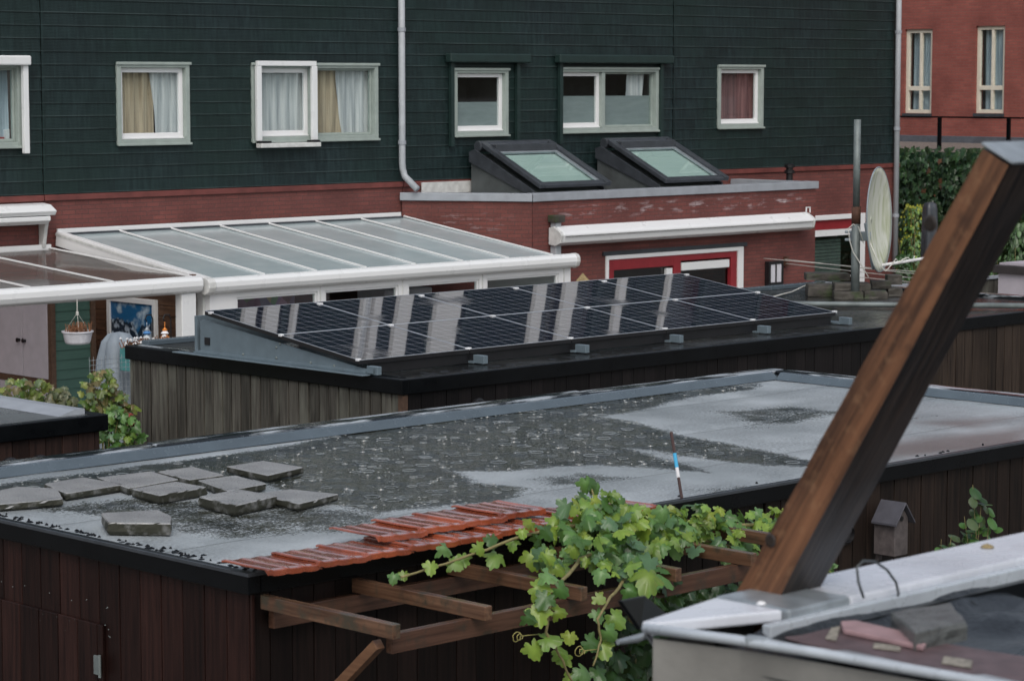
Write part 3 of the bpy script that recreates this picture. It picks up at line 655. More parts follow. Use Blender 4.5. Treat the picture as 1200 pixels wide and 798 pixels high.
# ------------------------------------------------------------------ clear canopy
CY2=26.2;cz,cw_=2.27,2.49
cn=thing('patio_canopy',(20,CY2,0),'white framed patio canopy with clear sheets and one square post, beside the conservatory','canopy')
m=MB();m.hexa([(13.,CY2+.05,cz-.01),(20.0,CY2+.05,cz-.01),(20.0,YF-.03,cw_-.01),(13.,YF-.03,cw_-.01)],[(13.,CY2+.05,cz),(20.0,CY2+.05,cz),(20.0,YF-.03,cw_),(13.,YF-.03,cw_)]);m.build('roof_sheet','clear_roof_sheet',cn)
for bx in (19.97,18.75,17.52,16.3,15.05): MB().bar((bx,CY2+.08,cz+.014),(bx,YF-.05,cw_+.014),.030,.022).build('glazing_bar','white_paint',cn,bevel=.004)
m=MB()
for bx in (19.97,18.75,17.52,16.3,15.05): m.bar((bx+.026,CY2+.08,cz+.006),(bx+.026,YF-.08,cw_+.006),.020,.012)
m.build('gasket','black_plastic',cn)
B(13,20.0,YF-.08,YF-.04,cw_-.02,cw_+.06).build('wall_plate','white_paint',cn)
MB().extrude([v*1.08+Vector((0,CY2,cz-.05)) for v in gp],(13,0,0),(20.0,0,0)).build('gutter','white_plastic',cn,bevel=.015)
B(19.70,19.93,CY2-.07,CY2+.07,0,cz-.19).build('post','white_plastic',cn,bevel=.01)
# boundary fence under it
t=thing('wooden_fence',(20.02,26.3,0),'brown horizontal board fence under the clear canopy behind the mountain picture','fence')
m=MB()
for i in range(16): m.box(20.02,20.055,26.35,29.45,.05+i*.14,.05+i*.14+.132)
m.build('boards','fence_brown',t);m=MB()
for yy in (26.4,28.0,29.4): m.box(20.056,20.11,yy-.04,yy+.04,0,2.3)
m.build('post','fence_brown',t)
t=thing('framed_picture',(20.0,27.6,1.3),'white framed picture of snowy mountains under a blue sky, on the brown fence','picture')
ring(MB(),27.06,28.14,1.12,1.93,19.96,20.015,.07,ax=1).build('frame','white_paint',t,bevel=.006)
B(19.985,20.005,27.13,28.07,1.19,1.86).build('print','mountain_print',t)
# garden cabinet
t=thing('garden_cabinet',(18.5,27.3,0),'green boarded garden cabinet with pale double doors and brown corner posts under the canopy','cabinet')
siding(18.57,19.12,.1,2.1,27.33,[],row=.125,zb=.1).build('cladding','green_cladding',t)
m=MB();m.box(18.5,18.57,27.29,27.36,0,2.12);m.box(19.12,19.19,27.29,27.36,0,2.12);m.build('corner_post','brown_post',t)
m=MB();m.box(18.5,18.56,28.5,28.57,0,2.12);m.box(18.49,18.55,27.361,28.499,.90,.98);m.build('door_frame','brown_post',t)
for a,b in ((27.37,27.92),(27.935,28.49)):
    d=B(18.49,18.53,a,b,.985,2.08).build('door','shed_grey',t,bevel=.004)
    k=27.86 if a<27.5 else 27.99
    MB().lathe((18.49,k,1.45),[(.02,0),(.02,.03),(.03,.035),(.03,.045)],12,axis=(-1,0,0)).build('handle','black_plastic',d)
B(18.50,18.53,27.37,28.49,.05,.895).build('lower_panel','shed_grey',t)
B(18.45,19.25,27.25,28.65,2.121,2.16).build('roof','dark_grey',t);B(18.6,19.19,27.4,28.6,.05,2.1).build('back','dark_grey',t)
# hanging basket
pt=AY(91,395,26.0)
t=thing('hanging_planter',(pt.x,26.0,1.55),'white oval planter with dead brown plants hanging below the canopy gutter','planter')
m=MB();m.lathe((pt.x,26.0,pt.z-.08),[(.14,0),(.155,.02),(.18,.13),(.195,.14),(.195,.155),(.17,.155),(.16,.08)],24);m.build('pot','pot_white',t,smooth=False)
m=MB()
for i in range(90):
    a=rnd.uniform(0,6.28);r=rnd.uniform(0,.17);p0=Vector((pt.x+r*math.cos(a),26+r*math.sin(a),pt.z+.05));m.tube([p0,p0+Vector((rnd.uniform(-.06,.06),rnd.uniform(-.06,.06),rnd.uniform(.03,.14)))],.006,4)
m.build('dead_plant','dry_brown',t)
m=MB();m.tube([(pt.x,26.0,2.12),(pt.x,26.0,pt.z+.3)],.006,6)
for a in (0,2.1,4.2): m.tube([(pt.x,26,pt.z+.3),(pt.x+.17*math.cos(a),26+.17*math.sin(a),pt.z+.06)],.002,5)
m.lathe((pt.x,26.0,pt.z+.26),[(.0,0),(.018,.01),(.018,.05),(.0,.06)],10);m.build('hanger','cable_white',t)
# covered parasol by the solar shed
pt=AY(139,389,22.)
t=thing('covered_parasol',(pt.x,22,0),'grey cloth cover over a closed parasol beside the weathered shed wall','parasol cover')
m=MB();N=40
for z,r in ((pt.z,.02),(pt.z-.02,.10),(pt.z-.1,.16),(pt.z-.3,.21),(pt.z-.6,.24),(pt.z-1.,.24),(.5,.19),(.05,.18)):
    for j in range(N):
        a=2*math.pi*j/N;q=r*(1+.13*math.sin(a*5+z*1.1)+.06*math.sin(a*9+2*z));m.v.append(Vector((pt.x+q*math.cos(a)+.03*(pt.z-z),22+q*math.sin(a),z)))
for k in range(7):
    for j in range(N): m.f.append([k*N+j,k*N+(j+1)%N,(k+1)*N+(j+1)%N,(k+1)*N+j][::-1])
m.f.append(list(range(N)));m.build('cover','cover_grey',t,smooth=True)
MB().tube([(pt.x,22,0),(pt.x,22,.5)],.03,10).build('pole','pole_metal',t)
# ornaments behind the shed roof
for px,mat_,lab in ((175,'grey_metal','silver hanging ornament on a curled hook, left of the coloured one'),(196,'orange_thing','coloured bottle shaped hanging ornament beside the white canopy post')):
    q=AY(px,402,22.4);top=AY(px,369,22.4);t=thing('garden_ornament',(q.x,22.4,0),lab,'ornament')
    w_=.0
    m=MB();m.tube([(q.x+.05,22.4,0),(q.x+.05,22.4,top.z-.05),(q.x+.03,22.4,top.z),(q.x-.03,22.4,top.z),(q.x-.05,22.4,top.z-.04),(q.x-.03,22.4,top.z-.07)],.008,6);m.build('hook','black_plastic',t)
    m=MB();m.tube([(q.x-.03,22.4,top.z-.07),(q.x-.03,22.4,q.z+.14)],.004,5);m.lathe((q.x-.03,22.4,q.z),[(.02,0),(.05,.02),(.055,.06),(.03,.09),(.02,.13),(.03,.145),(.0,.18)],14);m.build('pendant',mat_,t,smooth=True)
    MB().lathe((q.x-.03,22.4,q.z+.09),[(.028,0),(.045,.02),(.0,.07)],12).build('cap','clamp_white' if mat_!='grey_metal' else 'blue_thing',t)
q=AY(165,402,21.6)
t=thing('dried_flower_trough',(q.x,21.6,0),'trough of dried brown and pale flowers just behind the weathered shed corner','planter')
B(q.x-.2,q.x+.32,21.5,21.7,q.z-.28,q.z-.04).build('trough','teal_plastic',t,bevel=.01);B(q.x-.1,q.x+.2,21.56,21.64,0,q.z-.281).build('stand','pole_metal',t)
m=MB();m2=MB()
for i in range(150):
    p0=Vector((q.x+rnd.uniform(-.2,.32),21.6+rnd.uniform(-.08,.08),q.z-.05));p1=p0+Vector((rnd.uniform(-.05,.05),rnd.uniform(-.05,.05),rnd.uniform(.03,.11)));m.tube([p0,p1],.005,4)
    if i%3==0: m2.lathe(p1,[(.0,-.01),(.02,0),(.0,.02)],6)
m.build('dried_stems','dry_brown',t);m2.build('flower_heads','curtain_net',t)
# ------------------------------------------------------------------ sheds
def boards_x(m,x0,x1,y,z0,z1,w,th=.02,out=-1,gap=.006,jit=.004):
    """boards on a wall facing -Y (out=-1)"""
    k=math.floor(x0/w);rr=random.Random(int(x0*100))
    while k*w<x1:
        a=max(x0,k*w+gap/2);b=min(x1,(k+1)*w-gap/2);j=rr.uniform(0,jit);k+=1
        if b-a>.01: m.box(a,b,y+out*(th+j),y,z0+rr.uniform(-.004,.0),z1)
    return m
def boards_y(m,y0,y1,x,z0,z1,w,th=.02,gap=.006,jit=.004):
    k=math.floor(y0/w);rr=random.Random(int(y0*100))
    while k*w<y1:
        a=max(y0,k*w+gap/2);b=min(y1,(k+1)*w-gap/2);j=rr.uniform(0,jit);k+=1
        if b-a>.01: m.box(x-th-j,x,a,b,z0,z1)
    return m
def core(x0,x1,y0,y1,z1,root,name='frame'):
    return B(x0,x1,y0,y1,0,z1).build(name,'interior_dark',root)
# --- solar shed
SX0,SX1,SY0,SY1=13.65,23.6,15.2,18.9
sh=thing('garden_shed',(SX0,SY0,0),'wooden garden shed carrying the solar panels, grey weathered boards on its left side','shed')
core(SX0+.03,SX1-.02,SY0+.03,SY1-.02,2.36,sh)
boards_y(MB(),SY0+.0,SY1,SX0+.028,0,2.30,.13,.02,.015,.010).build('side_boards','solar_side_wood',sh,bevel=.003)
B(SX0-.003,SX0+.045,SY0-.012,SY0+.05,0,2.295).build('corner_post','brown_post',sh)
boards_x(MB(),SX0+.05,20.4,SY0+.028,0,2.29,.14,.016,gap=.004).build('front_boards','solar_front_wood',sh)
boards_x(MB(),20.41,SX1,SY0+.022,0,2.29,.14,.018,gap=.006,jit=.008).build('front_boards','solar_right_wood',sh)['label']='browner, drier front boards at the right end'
m=MB();m.box(SX0-.03,SX0+.05,SY0-.03,SY1+.03,2.28,2.405);m.box(SX0+.05,SX1+.03,SY0-.03,SY0+.05,2.28,2.405);m.box(SX0+.05,SX1+.03,SY1-.05,SY1+.03,2.28,2.405)
m.build('fascia','black_trim',sh,bevel=.008)
m=MB();m.face([(SX0+.05,SY0+.05,2.403),(SX1-.05,SY0+.05,2.403),(SX1-.05,SY1-.05,2.403),(SX0+.05,SY1-.05,2.403)]);m.build('roof','solar_roof',sh)
B(SX1-.12,SX1+.03,SY0+.052,SY1-.052,2.35,2.44).build('roof_edge','wet_glint_trim_y',sh,bevel=.006)
B(SX0+.055,SX0+.09,SY0+.06,SY1-.06,2.404,2.412).build('roof_edge','wet_glint_trim_y',sh)
B(SX0+.1,SX1-.13,SY1-.16,SY1-.052,2.404,2.45).build('roof_edge','grey_trim',sh,bevel=.006)
q=AY(562,470,SY0)
MB().lathe((AY(560,476,SY0).x,SY0+.01,AY(560,476,SY0).z),[(.07,0),(.07,.03),(.05,.035)],20,axis=(0,-1,0)).build('wall_vent','black_plastic',sh)
# mounting frame + panels
XP=[13.574+1.236*k for k in range(6)];YP0=15.64;SL=.1325
pz=lambda y:2.53+(y-YP0)*SL
rk=thing('solar_panel_array',(13.62,15.6,2.41),'array of ten black solar panels in two rows on a galvanised tilted frame','solar panels')
m=MB();m.extrude([(0,15.52,2.425),(0,17.80,2.425),(0,17.80,pz(17.6)-.09),(0,17.76,pz(17.6)-.07),(0,15.66,2.462),(0,15.52,2.462)][::-1],(13.615,0,0),(13.622,0,0));m.build('side_plate','galvanised',rk)
m=MB();m.box(13.53,13.614,15.55,18.1,2.408,2.418);m.box(13.595,13.614,15.6,17.85,2.419,2.445);m.build('base_flange','galvanised',rk,bevel=.003)
B(13.606,13.614,17.66,17.73,2.50,2.565).build('cable_hole','black_plastic',rk)
for yy,zz in ((16.0,2.452),(16.3,2.455),(16.75,2.46),(16.75,2.55),(17.2,2.455),(16.7,2.585)): MB().lathe((13.614,yy,zz),[(.012,0),(.012,.006),(.006,.01)],8,axis=(-1,0,0)).build('bolt','pole_metal',rk)
for k,xp in enumerate(XP):
    xx=xp+(.06 if k==0 else .02)
    m=MB();m.box(xx,xx+.05,15.49,15.62,2.412,2.482);m.build('foot_bracket','galvanised',rk,bevel=.004)
    m=MB();m.box(xx-.02,xx+.10,15.60,17.9,2.412,2.428);m.build('base_rail','galvanised',rk)
    for yy in (15.66,16.645,17.6):
        b=MB();b.box(xp-.022 if k else xp-.012,xp+.025,yy-.018,yy+.018,pz(yy)-.012,pz(yy)+.010);b.build('clamp','clamp_white',rk,bevel=.004)
B(13.63,19.72,17.86,17.90,2.43,2.74).build('back_plate','galvanised',rk)
B(13.70,19.70,15.66,15.675,2.409,2.488).build('front_skirt','black_plastic',rk)
def solar_panel(k,r):
    names=['leftmost','second','middle','fourth','rightmost']
    x0=XP[k]+.004;x1=XP[k+1]-.004;y0=YP0+r*1.026;y1=y0+1.018
    t=rk
    P=lambda x,y,o:Vector((x,y,pz(y)+o))
    m=MB();m.hexa([P(x0,y0,-.036),P(x1,y0,-.036),P(x1,y1,-.036),P(x0,y1,-.036)],[P(x0,y0,-.003),P(x1,y0,-.003),P(x1,y1,-.003),P(x0,y1,-.003)]);t=m.build('solar_panel','black_plastic',rk);t['label']=f"{names[k]} panel of the {'front lower' if r==0 else 'back upper'} row"
    w=.007;m=MB()
    for a,b,c,d in ((x0,x1,y0,y0+w),(x0,x1,y1-w,y1),(x0,x0+w,y0+w,y1-w),(x1-w,x1,y0+w,y1-w)): m.hexa([P(a,c,-.003),P(b,c,-.003),P(b,d,-.003),P(a,d,-.003)],[P(a,c,.001),P(b,c,.001),P(b,d,.001),P(a,d,.001)])
    m.build('rim','coping_grey',t)
    # glass with a slight sag so that mirrored lines bend
    m=MB();n=8;m.uv=[]
    for j in range(n+1):
        for i in range(n+1):
            u,v=i/n,j/n;x=x0+w+(x1-x0-2*w)*u;y=y0+w+(y1-y0-2*w)*v
            sag=-.0006*math.sin(math.pi*u)*math.sin(math.pi*v)
            m.v.append(P(x,y,-.0005+sag));m.uv.append((u,v))
    for j in range(n):
        for i in range(n): q=j*(n+1)+i;m.f.append([q,q+1,q+n+2,q+n+1])
    m.build('glass','solar_cell',t,smooth=True)
for r in (0,1):
    for k in range(5): solar_panel(k,r)
# roof conduit
a=AZ(835,355,2.45);b=AZ(1215,358.5,2.45)
tag(MB().tube([a,AZ(1000,356.8,2.45),b],.028,10).build('roof_conduit','pole_metal',smooth=True),'grey round conduit lying across the wet black roof behind the satellite dish ballast','pipe')
# --- near shed
NX0,NX1,NY0,NY1=7.70,16.0,9.70,13.35
ns=thing('garden_shed',(NX0,NY0,0),'large dark brown wooden shed, its wet flat roof carrying stone slabs and orange tiles','shed')
core(NX0+.04,NX1-.04,NY0+.04,NY1-.04,2.34,ns)
boards_y(MB(),NY0,NY1,NX0+.034,0,2.31,.18,.018,.007,.003).build('side_boards','near_left_wood',ns,bevel=.003)
boards_x(MB(),NX0+.02,11.6,NY0+.034,0,2.30,.14,.018,gap=.005).build('front_boards','near_front_wood',ns,bevel=.002)
boards_x(MB(),11.61,NX1,NY0+.034,0,2.30,.14,.018,gap=.006,jit=.007).build('front_boards','near_right_wood',ns,bevel=.002)['label']='drier grey brown front boards behind the birdhouse'
# gate leaf with hinge low on the left wall
a=AX(0,702,7.69);b=AX(119,733,7.69)
d=boards_y(MB(),b.y,NY1,NX0+.012,0,(a.z+b.z)/2,.18,.016,.007,.002).build('door','near_left_wood',ns,bevel=.003)
h_=AX(115,779,7.68);m=MB();m.box(7.672,7.684,h_.y-.02,h_.y+.03,h_.z-.05,h_.z+.05);m.tube([(7.668,h_.y-.03,h_.z-.06),(7.668,h_.y-.03,h_.z+.06)],.008,8);m.build('hinge','pole_metal',d)
m=MB()
for i in range(22):
    px=rnd.uniform(2,135);py=(682+px*.23+rnd.choice((0,24,36))+rnd.uniform(-3,3));q=AX(px,py,7.70);m.lathe((7.699,q.y,q.z),[(.003,0),(.003,.002),(.0015,.004)],6,axis=(-1,0,0))
m.build('nail','pole_metal',ns)
m=MB();m.box(NX0-.03,NX0+.05,NY0-.03,NY1+.02,2.30,2.40);m.box(NX0+.05,NX1+.03,NY0-.03,NY0+.05,2.30,2.40);m.build('fascia','black_trim',ns,bevel=.008)
m=MB();m.box(NX0-.036,NX0-.02,NY0-.036,NY1,2.392,2.408);m.box(NX0-.02,NX1,NY0-.036,NY0-.02,2.392,2.408);m.build('edge_profile','dark_grey',ns)
# roof sheet with the shape of the standing water stored per vertex
def inpoly(p,poly):
    x,y=p;c=False;n=len(poly)
    for i in range(n):
        x1,y1=poly[i];x2,y2=poly[(i+1)%n]
        if (y1>y)!=(y2>y) and x<(x2-x1)*(y-y1)/(y2-y1)+x1: c=not c
    return c
def segd(p,poly):
    best=9
    for i in range(len(poly)):
        a=Vector(poly[i]);b=Vector(poly[(i+1)%len(poly)]);pp=Vector(p);t=max(0,min(1,(pp-a).dot(b-a)/max(1e-9,(b-a).length_squared)));best=min(best,(a+(b-a)*t-pp).length)
    return best
def W(pts): return [tuple(AZ(x,y,2.4).xy) for x,y in pts]
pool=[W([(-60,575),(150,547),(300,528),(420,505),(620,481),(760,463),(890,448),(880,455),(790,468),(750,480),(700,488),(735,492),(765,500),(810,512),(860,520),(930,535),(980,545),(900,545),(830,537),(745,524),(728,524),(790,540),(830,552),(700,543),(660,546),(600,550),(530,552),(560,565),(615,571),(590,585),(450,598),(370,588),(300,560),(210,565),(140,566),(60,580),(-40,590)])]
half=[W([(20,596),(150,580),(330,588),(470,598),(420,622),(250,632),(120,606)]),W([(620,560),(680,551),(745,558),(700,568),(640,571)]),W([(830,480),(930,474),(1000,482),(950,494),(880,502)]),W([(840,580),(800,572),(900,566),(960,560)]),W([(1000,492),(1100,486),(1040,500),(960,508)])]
brown_refl=[W([(985,524),(1090,512),(1210,500),(1210,520),(1100,532),(1000,542)]),W([(1080,495),(1180,488),(1140,500)])]  # reddish patches: brown reflections put into the roof colour
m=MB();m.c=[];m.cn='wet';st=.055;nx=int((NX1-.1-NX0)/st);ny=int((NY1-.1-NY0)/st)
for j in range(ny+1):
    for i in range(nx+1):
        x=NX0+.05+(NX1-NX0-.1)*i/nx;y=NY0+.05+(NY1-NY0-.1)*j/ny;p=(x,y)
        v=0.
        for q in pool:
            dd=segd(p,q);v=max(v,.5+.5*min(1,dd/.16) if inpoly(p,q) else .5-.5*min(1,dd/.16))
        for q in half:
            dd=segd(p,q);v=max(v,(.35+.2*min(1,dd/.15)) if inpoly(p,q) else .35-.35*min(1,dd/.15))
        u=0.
        for q in brown_refl:
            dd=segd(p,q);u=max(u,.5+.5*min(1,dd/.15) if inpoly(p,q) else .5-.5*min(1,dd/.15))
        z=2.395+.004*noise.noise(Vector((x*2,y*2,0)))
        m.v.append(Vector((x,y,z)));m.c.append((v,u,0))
for j in range(ny):
    for i in range(nx): q=j*(nx+1)+i;m.f.append([q,q+1,q+nx+2,q+nx+1])
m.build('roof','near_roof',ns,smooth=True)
m=MB();inp=pool[0]
def wring(x,y,rr,hh):
    i0=len(m.v);n_=12;e_=rnd.uniform(.8,1.2);zr=2.3995
    for q_,h_ in ((1-.18,0.),(1-.08,hh),(1.,0.)):
        for j in range(n_): a=2*math.pi*j/n_;m.v.append(Vector((x+math.cos(a)*rr*q_*e_,y+math.sin(a)*rr*q_,zr+h_)))
    for q_ in range(2):
        for j in range(n_): m.f.append([i0+q_*n_+j,i0+q_*n_+(j+1)%n_,i0+(q_+1)*n_+(j+1)%n_,i0+(q_+1)*n_+j])
k=0
while k<620:
    x=rnd.uniform(NX0+.1,NX1-.1);y=rnd.uniform(NY0+.1,NY1-.2)
    if not inpoly((x,y),inp): continue
    k+=1;wring(x,y,rnd.choice((.008,.012,.018,.028,.045))*rnd.uniform(.8,1.2),rnd.choice((.0008,.0015,.003)))
    if rnd.random()<.5: i_=rnd.uniform(.003,.008);m.lathe((x+rnd.uniform(-.1,.1),y+rnd.uniform(-.08,.08),2.399),[(i_,0),(i_*.8,i_*.35),(i_*.3,i_*.5)],7)
tag(m.build('rain_rings','rain_water',smooth=False),None,None,None,'stuff')
# back upstands
def upstand(pts,inner,zc,name='roof_edge'):
    pass
m=MB()
for a,b,zt in ((NX0-.03,9.75,2.462),(9.77,13.75,2.468),(13.77,NX1+.02,2.46)): m.box(a,b,13.20,13.36,2.36,zt)
m.build('roof_edge','wet_trim',ns,bevel=.01)
m=MB();m.hexa([(NX0+.0,13.12,2.40),(15.86,13.12,2.40),(15.86,13.199,2.40),(NX0+.0,13.199,2.40)],[(NX0+.0,13.17,2.452),(15.82,13.17,2.452),(15.86,13.199,2.456),(NX0+.0,13.199,2.456)]);m.build('roof_edge_profile','grey_trim',ns)
B(15.88,16.03,NY0+.06,13.19,2.36,2.462).build('roof_edge','wet_glint_trim_y',ns,bevel=.01)
m=MB();m.hexa([(15.80,NY0+.06,2.40),(15.879,NY0+.06,2.40),(15.879,13.11,2.40),(15.80,13.11,2.40)],[(15.85,NY0+.06,2.452),(15.879,NY0+.06,2.455),(15.879,13.11,2.455),(15.85,13.11,2.452)]);m.build('roof_edge_profile','grey_trim',ns)
# frayed bitumen along the left and front edges
m=MB()
for i in range(100):
    y=rnd.uniform(NY0+.05,12.2);s_=rnd.uniform(.006,.022);x=NX0+.07+abs(rnd.gauss(0,.03));m.lathe((x,y,2.392),[(s_,0),(s_*.8,.005),(.003,.008+rnd.uniform(0,.006))],6)
for i in range(18):
    x=rnd.uniform(10.5,15.5);s_=rnd.uniform(.006,.02);m.lathe((x,NY0+.07+abs(rnd.gauss(0,.02)),2.392),[(s_,0),(s_*.8,.008),(.003,.014)],6)
m.build('frayed_felt','black_trim',ns)['kind']='stuff'
q=AY(991,625,NY0)
MB().lathe((q.x,NY0+.012,q.z),[(.07,0),(.07,.025),(.055,.04),(.055,.02)],20,axis=(0,-1,0)).build('wall_vent','black_plastic',ns)
# --- small shed at left
s3=thing('garden_shed',(8.,15.15,0),'small dark shed corner at the left edge behind the slab covered roof','shed')
core(7.,10.67,15.19,18.,2.3,s3)
boards_x(MB(),7.,10.68,15.185,0,2.31,.14,.016).build('front_boards','small_wood',s3)
m=MB();m.box(7.,10.73,15.12,15.20,2.28,2.40);m.box(10.65,10.73,15.2,18.05,2.28,2.40);m.build('fascia','black_trim',s3,bevel=.008)
m=MB();m.face([(7,15.2,2.39),(10.65,15.2,2.39),(10.65,18,2.39),(7,18,2.39)]);m.build('roof','small_roof',s3)
m=MB();m.hexa([(10.42,15.3,2.391),(10.649,15.3,2.391),(10.649,18,2.391),(10.42,18,2.391)],[(10.56,15.3,2.43),(10.649,15.3,2.43),(10.649,18,2.43),(10.56,18,2.43)]);m.build('roof_edge_profile','coping_grey',s3)
m=MB()
for px,py in ((47,545),(12,548)): q=AY(px,py,15.15);m.lathe((q.x,15.17,q.z),[(.075,0),(.075,.03),(.055,.04),(.055,.02)],18,axis=(0,-1,0))
m.build('wall_vent','black_plastic',s3)
# ------------------------------------------------------------------ slabs on the roof
def slab(pts,lab,th=.040,zb=2.403,lip=0):
    P=[AZ(x,y,2.47).xy for x,y in pts]
    c=sum(P,Vector((0,0)))/len(P)
    area=sum(P[i].x*P[(i+1)%len(P)].y-P[(i+1)%len(P)].x*P[i].y for i in range(len(P)))
    if area<0: P=P[::-1]
    m=MB();N=[];seed=rnd.uniform(0,99)
    for i in range(len(P)):
        a=P[i];b=P[(i+1)%len(P)];n=14
        for k in range(n): N.append(a.lerp(b,k/n))
    n=len(N);z=zb
    levels=[(.98,0),(1.01,.25),(1.005,.6),(1.0,.90),(.975,1.0)]
    for sc,t in levels:
        for p in N:
            w=noise.noise(Vector((p.x*22,p.y*22,t*4+seed)))*.008+noise.noise(Vector((p.x*60,p.y*60,t*9+seed)))*.004
            q=c+(p-c)*(sc*.945+w/.2*(.6 if t<.95 else .35));m.v.append(Vector((q.x,q.y,z+th*t+(w*.3 if t<.9 else 0))))
    for l in range(len(levels)-1):
        for i in range(n): m.f.append([l*n+i,l*n+(i+1)%n,(l+1)*n+(i+1)%n,(l+1)*n+i])
    m.f.append([(len(levels)-1)*n+i for i in range(n)])
    o=m.build('stone_slab','concrete_paver')
    return tag(o,lab,'slab','stone slabs on the wet shed roof')
slab([(-22,572),(20,564),(70,566),(76,579),(-8,586)],'rounded worn grey slab at the left edge of the photo')
slab([(50,561),(98,553),(148,562),(76,573)],'grey slab second from the left edge, behind the gap, close to the roof edge')
slab([(112,554),(178,546),(212,556),(150,567)],'large pale slab touching the back roof edge, between its neighbours in the far row')
slab([(182,547),(226,541),(264,551),(222,557)],'thin pale slab at the right end of the far touching row')
slab([(152,569),(207,560),(245,567),(186,577)],'darker wet slab tilted in the middle of the group',th=.05)
slab([(230,557),(276,551),(314,561),(266,570)],'square smooth slab in the middle, just in front of the farthest one')
slab([(263,541),(308,534),(358,542),(314,552)],'mossy edged slab farthest back and to the right')
slab([(230,580),(280,571),(327,579),(275,591)],'thick rough edged slab nearest to the smooth dark one on its right',th=.06)
slab([(296,573),(340,567),(399,573),(350,585)],'rightmost slab, dark sided, overlapping the rough edged one')
slab([(116,600),(186,596),(203,604),(202,613),(124,612)],'single slab lying alone nearest to the front, broken corners',th=.065)
# ------------------------------------------------------------------ roof tiles
def roof_tile(x,y,z,lab,w=.335,dp=.38,tiltx=.032,yaw=0.):
    m=MB();n=26;prof=[]
    for i in range(n+1):
        u=i/n
        h=.010+.007*math.exp(-((u-.04)/.05)**4)+.0045*math.exp(-((u-.36)/.045)**2)+.0045*math.exp(-((u-.66)/.045)**2)+.009*math.exp(-((u-.96)/.04)**2)
        prof.append((u*w,h))
    rows=[(0,-.012,0),(0.0,0,1),(.03,0.004,1),(dp*.5,.0,1),(dp-.03,0,1),(dp,-.006,1)]
    c,s_=math.cos(yaw),math.sin(yaw)
    def tr(a,b,zz): return Vector((x+a*c-b*s_,y+a*s_+b*c,z+zz+(w-a)*tiltx+.0*b))
    th=.012
    for (yy,dz,_) in rows[1:]:
        for a,h in prof: m.v.append(tr(a,yy,h+dz))
    R_=len(rows)-1
    for k in range(R_-1):
        for i in range(n): q=k*(n+1)+i;m.f.append([q,q+1,q+n+2,q+n+1])
    b0=len(m.v)
    for k,(yy,dz,_) in enumerate(rows[1:]):
        for a,h in prof: m.v.append(tr(a,yy,h+dz-th-(.020 if k==0 else 0)))
    for k in range(R_-1):
        for i in range(n): q=b0+k*(n+1)+i;m.f.append([q,q+n+1,q+n+2,q+1])
    for i in range(n):
        m.f.append([i,b0+i,b0+i+1,i+1]);q=(R_-1)*(n+1)+i;m.f.append([q,q+1,b0+q+1,b0+q])
    for k in range(R_-1):
        q=k*(n+1);m.f.append([q,q+n+1,b0+q+n+1,b0+q]);q=q+n;m.f.append([q,b0+q,b0+q+n+1,q+n+1])
    o=m.build('roof_tile','terracotta',bevel=.004)
    return tag(o,lab,'roof tile','orange clay tiles lying on the shed roof edge')
ordn=['first','second','third','fourth','fifth','sixth','seventh','eighth','ninth','tenth']
for i in range(9):
    roof_tile(7.645+.305*i,9.475+rnd.uniform(-.008,.012),2.430+.003*(i%2),f'orange clay tile, {ordn[i]} from the left in the long front row along the roof edge',yaw=-.03+.015*(i%3))
for i in range(4):
    roof_tile(8.47+.30*i,9.62+.012*i,2.473+.004*(i%2),f'orange clay tile, {ordn[i]} from the left in the short upper row',dp=.40,yaw=-.02)
# the rod
a=AY(800,590,9.74);b=AY(786.5,506,9.9)
t=thing('marker_stick',tuple(a),'thin brown stick with blue and white tape leaning at the roof edge above the vine','stick')
L=lambda u:a.lerp(b,u)
MB().tube([L(-.15),L(.36)],.009,8).build('stick','brown_rod',t);MB().tube([L(.361),L(.50)],.0105,8).build('white_tape','white_tape',t);MB().tube([L(.501),L(.70)],.0108,8).build('blue_tape','blue_tape',t);MB().tube([L(.701),L(1)],.009,8).build('stick_top','brown_rod',t)
# ------------------------------------------------------------------ pergola
pg=thing('wall_pergola',(7.8,9.7,2.),'brown timber pergola frame on the dark shed wall carrying the grape vine','pergola')
B(7.80,11.0,9.635,9.68,2.12,2.215).build('ledger','pergola_wood_x',pg,bevel=.004)
RX=[7.77,8.36,9.02,9.72,10.32,10.85]
for x in RX: B(x-.024,x+.024,8.70,9.675,2.222,2.292).build('rafter','pergola_wood_y',pg,bevel=.004)
B(7.83,10.9,8.80,8.845,2.125,2.22).build('beam','pergola_wood_x',pg,bevel=.004)
MB().bar((7.80,8.86,2.17),(7.80,9.66,1.48),.05,.05).build('strut','strut_wood',pg,bevel=.003)
MB().bar((10.8,8.86,2.17),(10.8,9.66,1.48),.05,.05).build('strut','strut_wood',pg,bevel=.003)
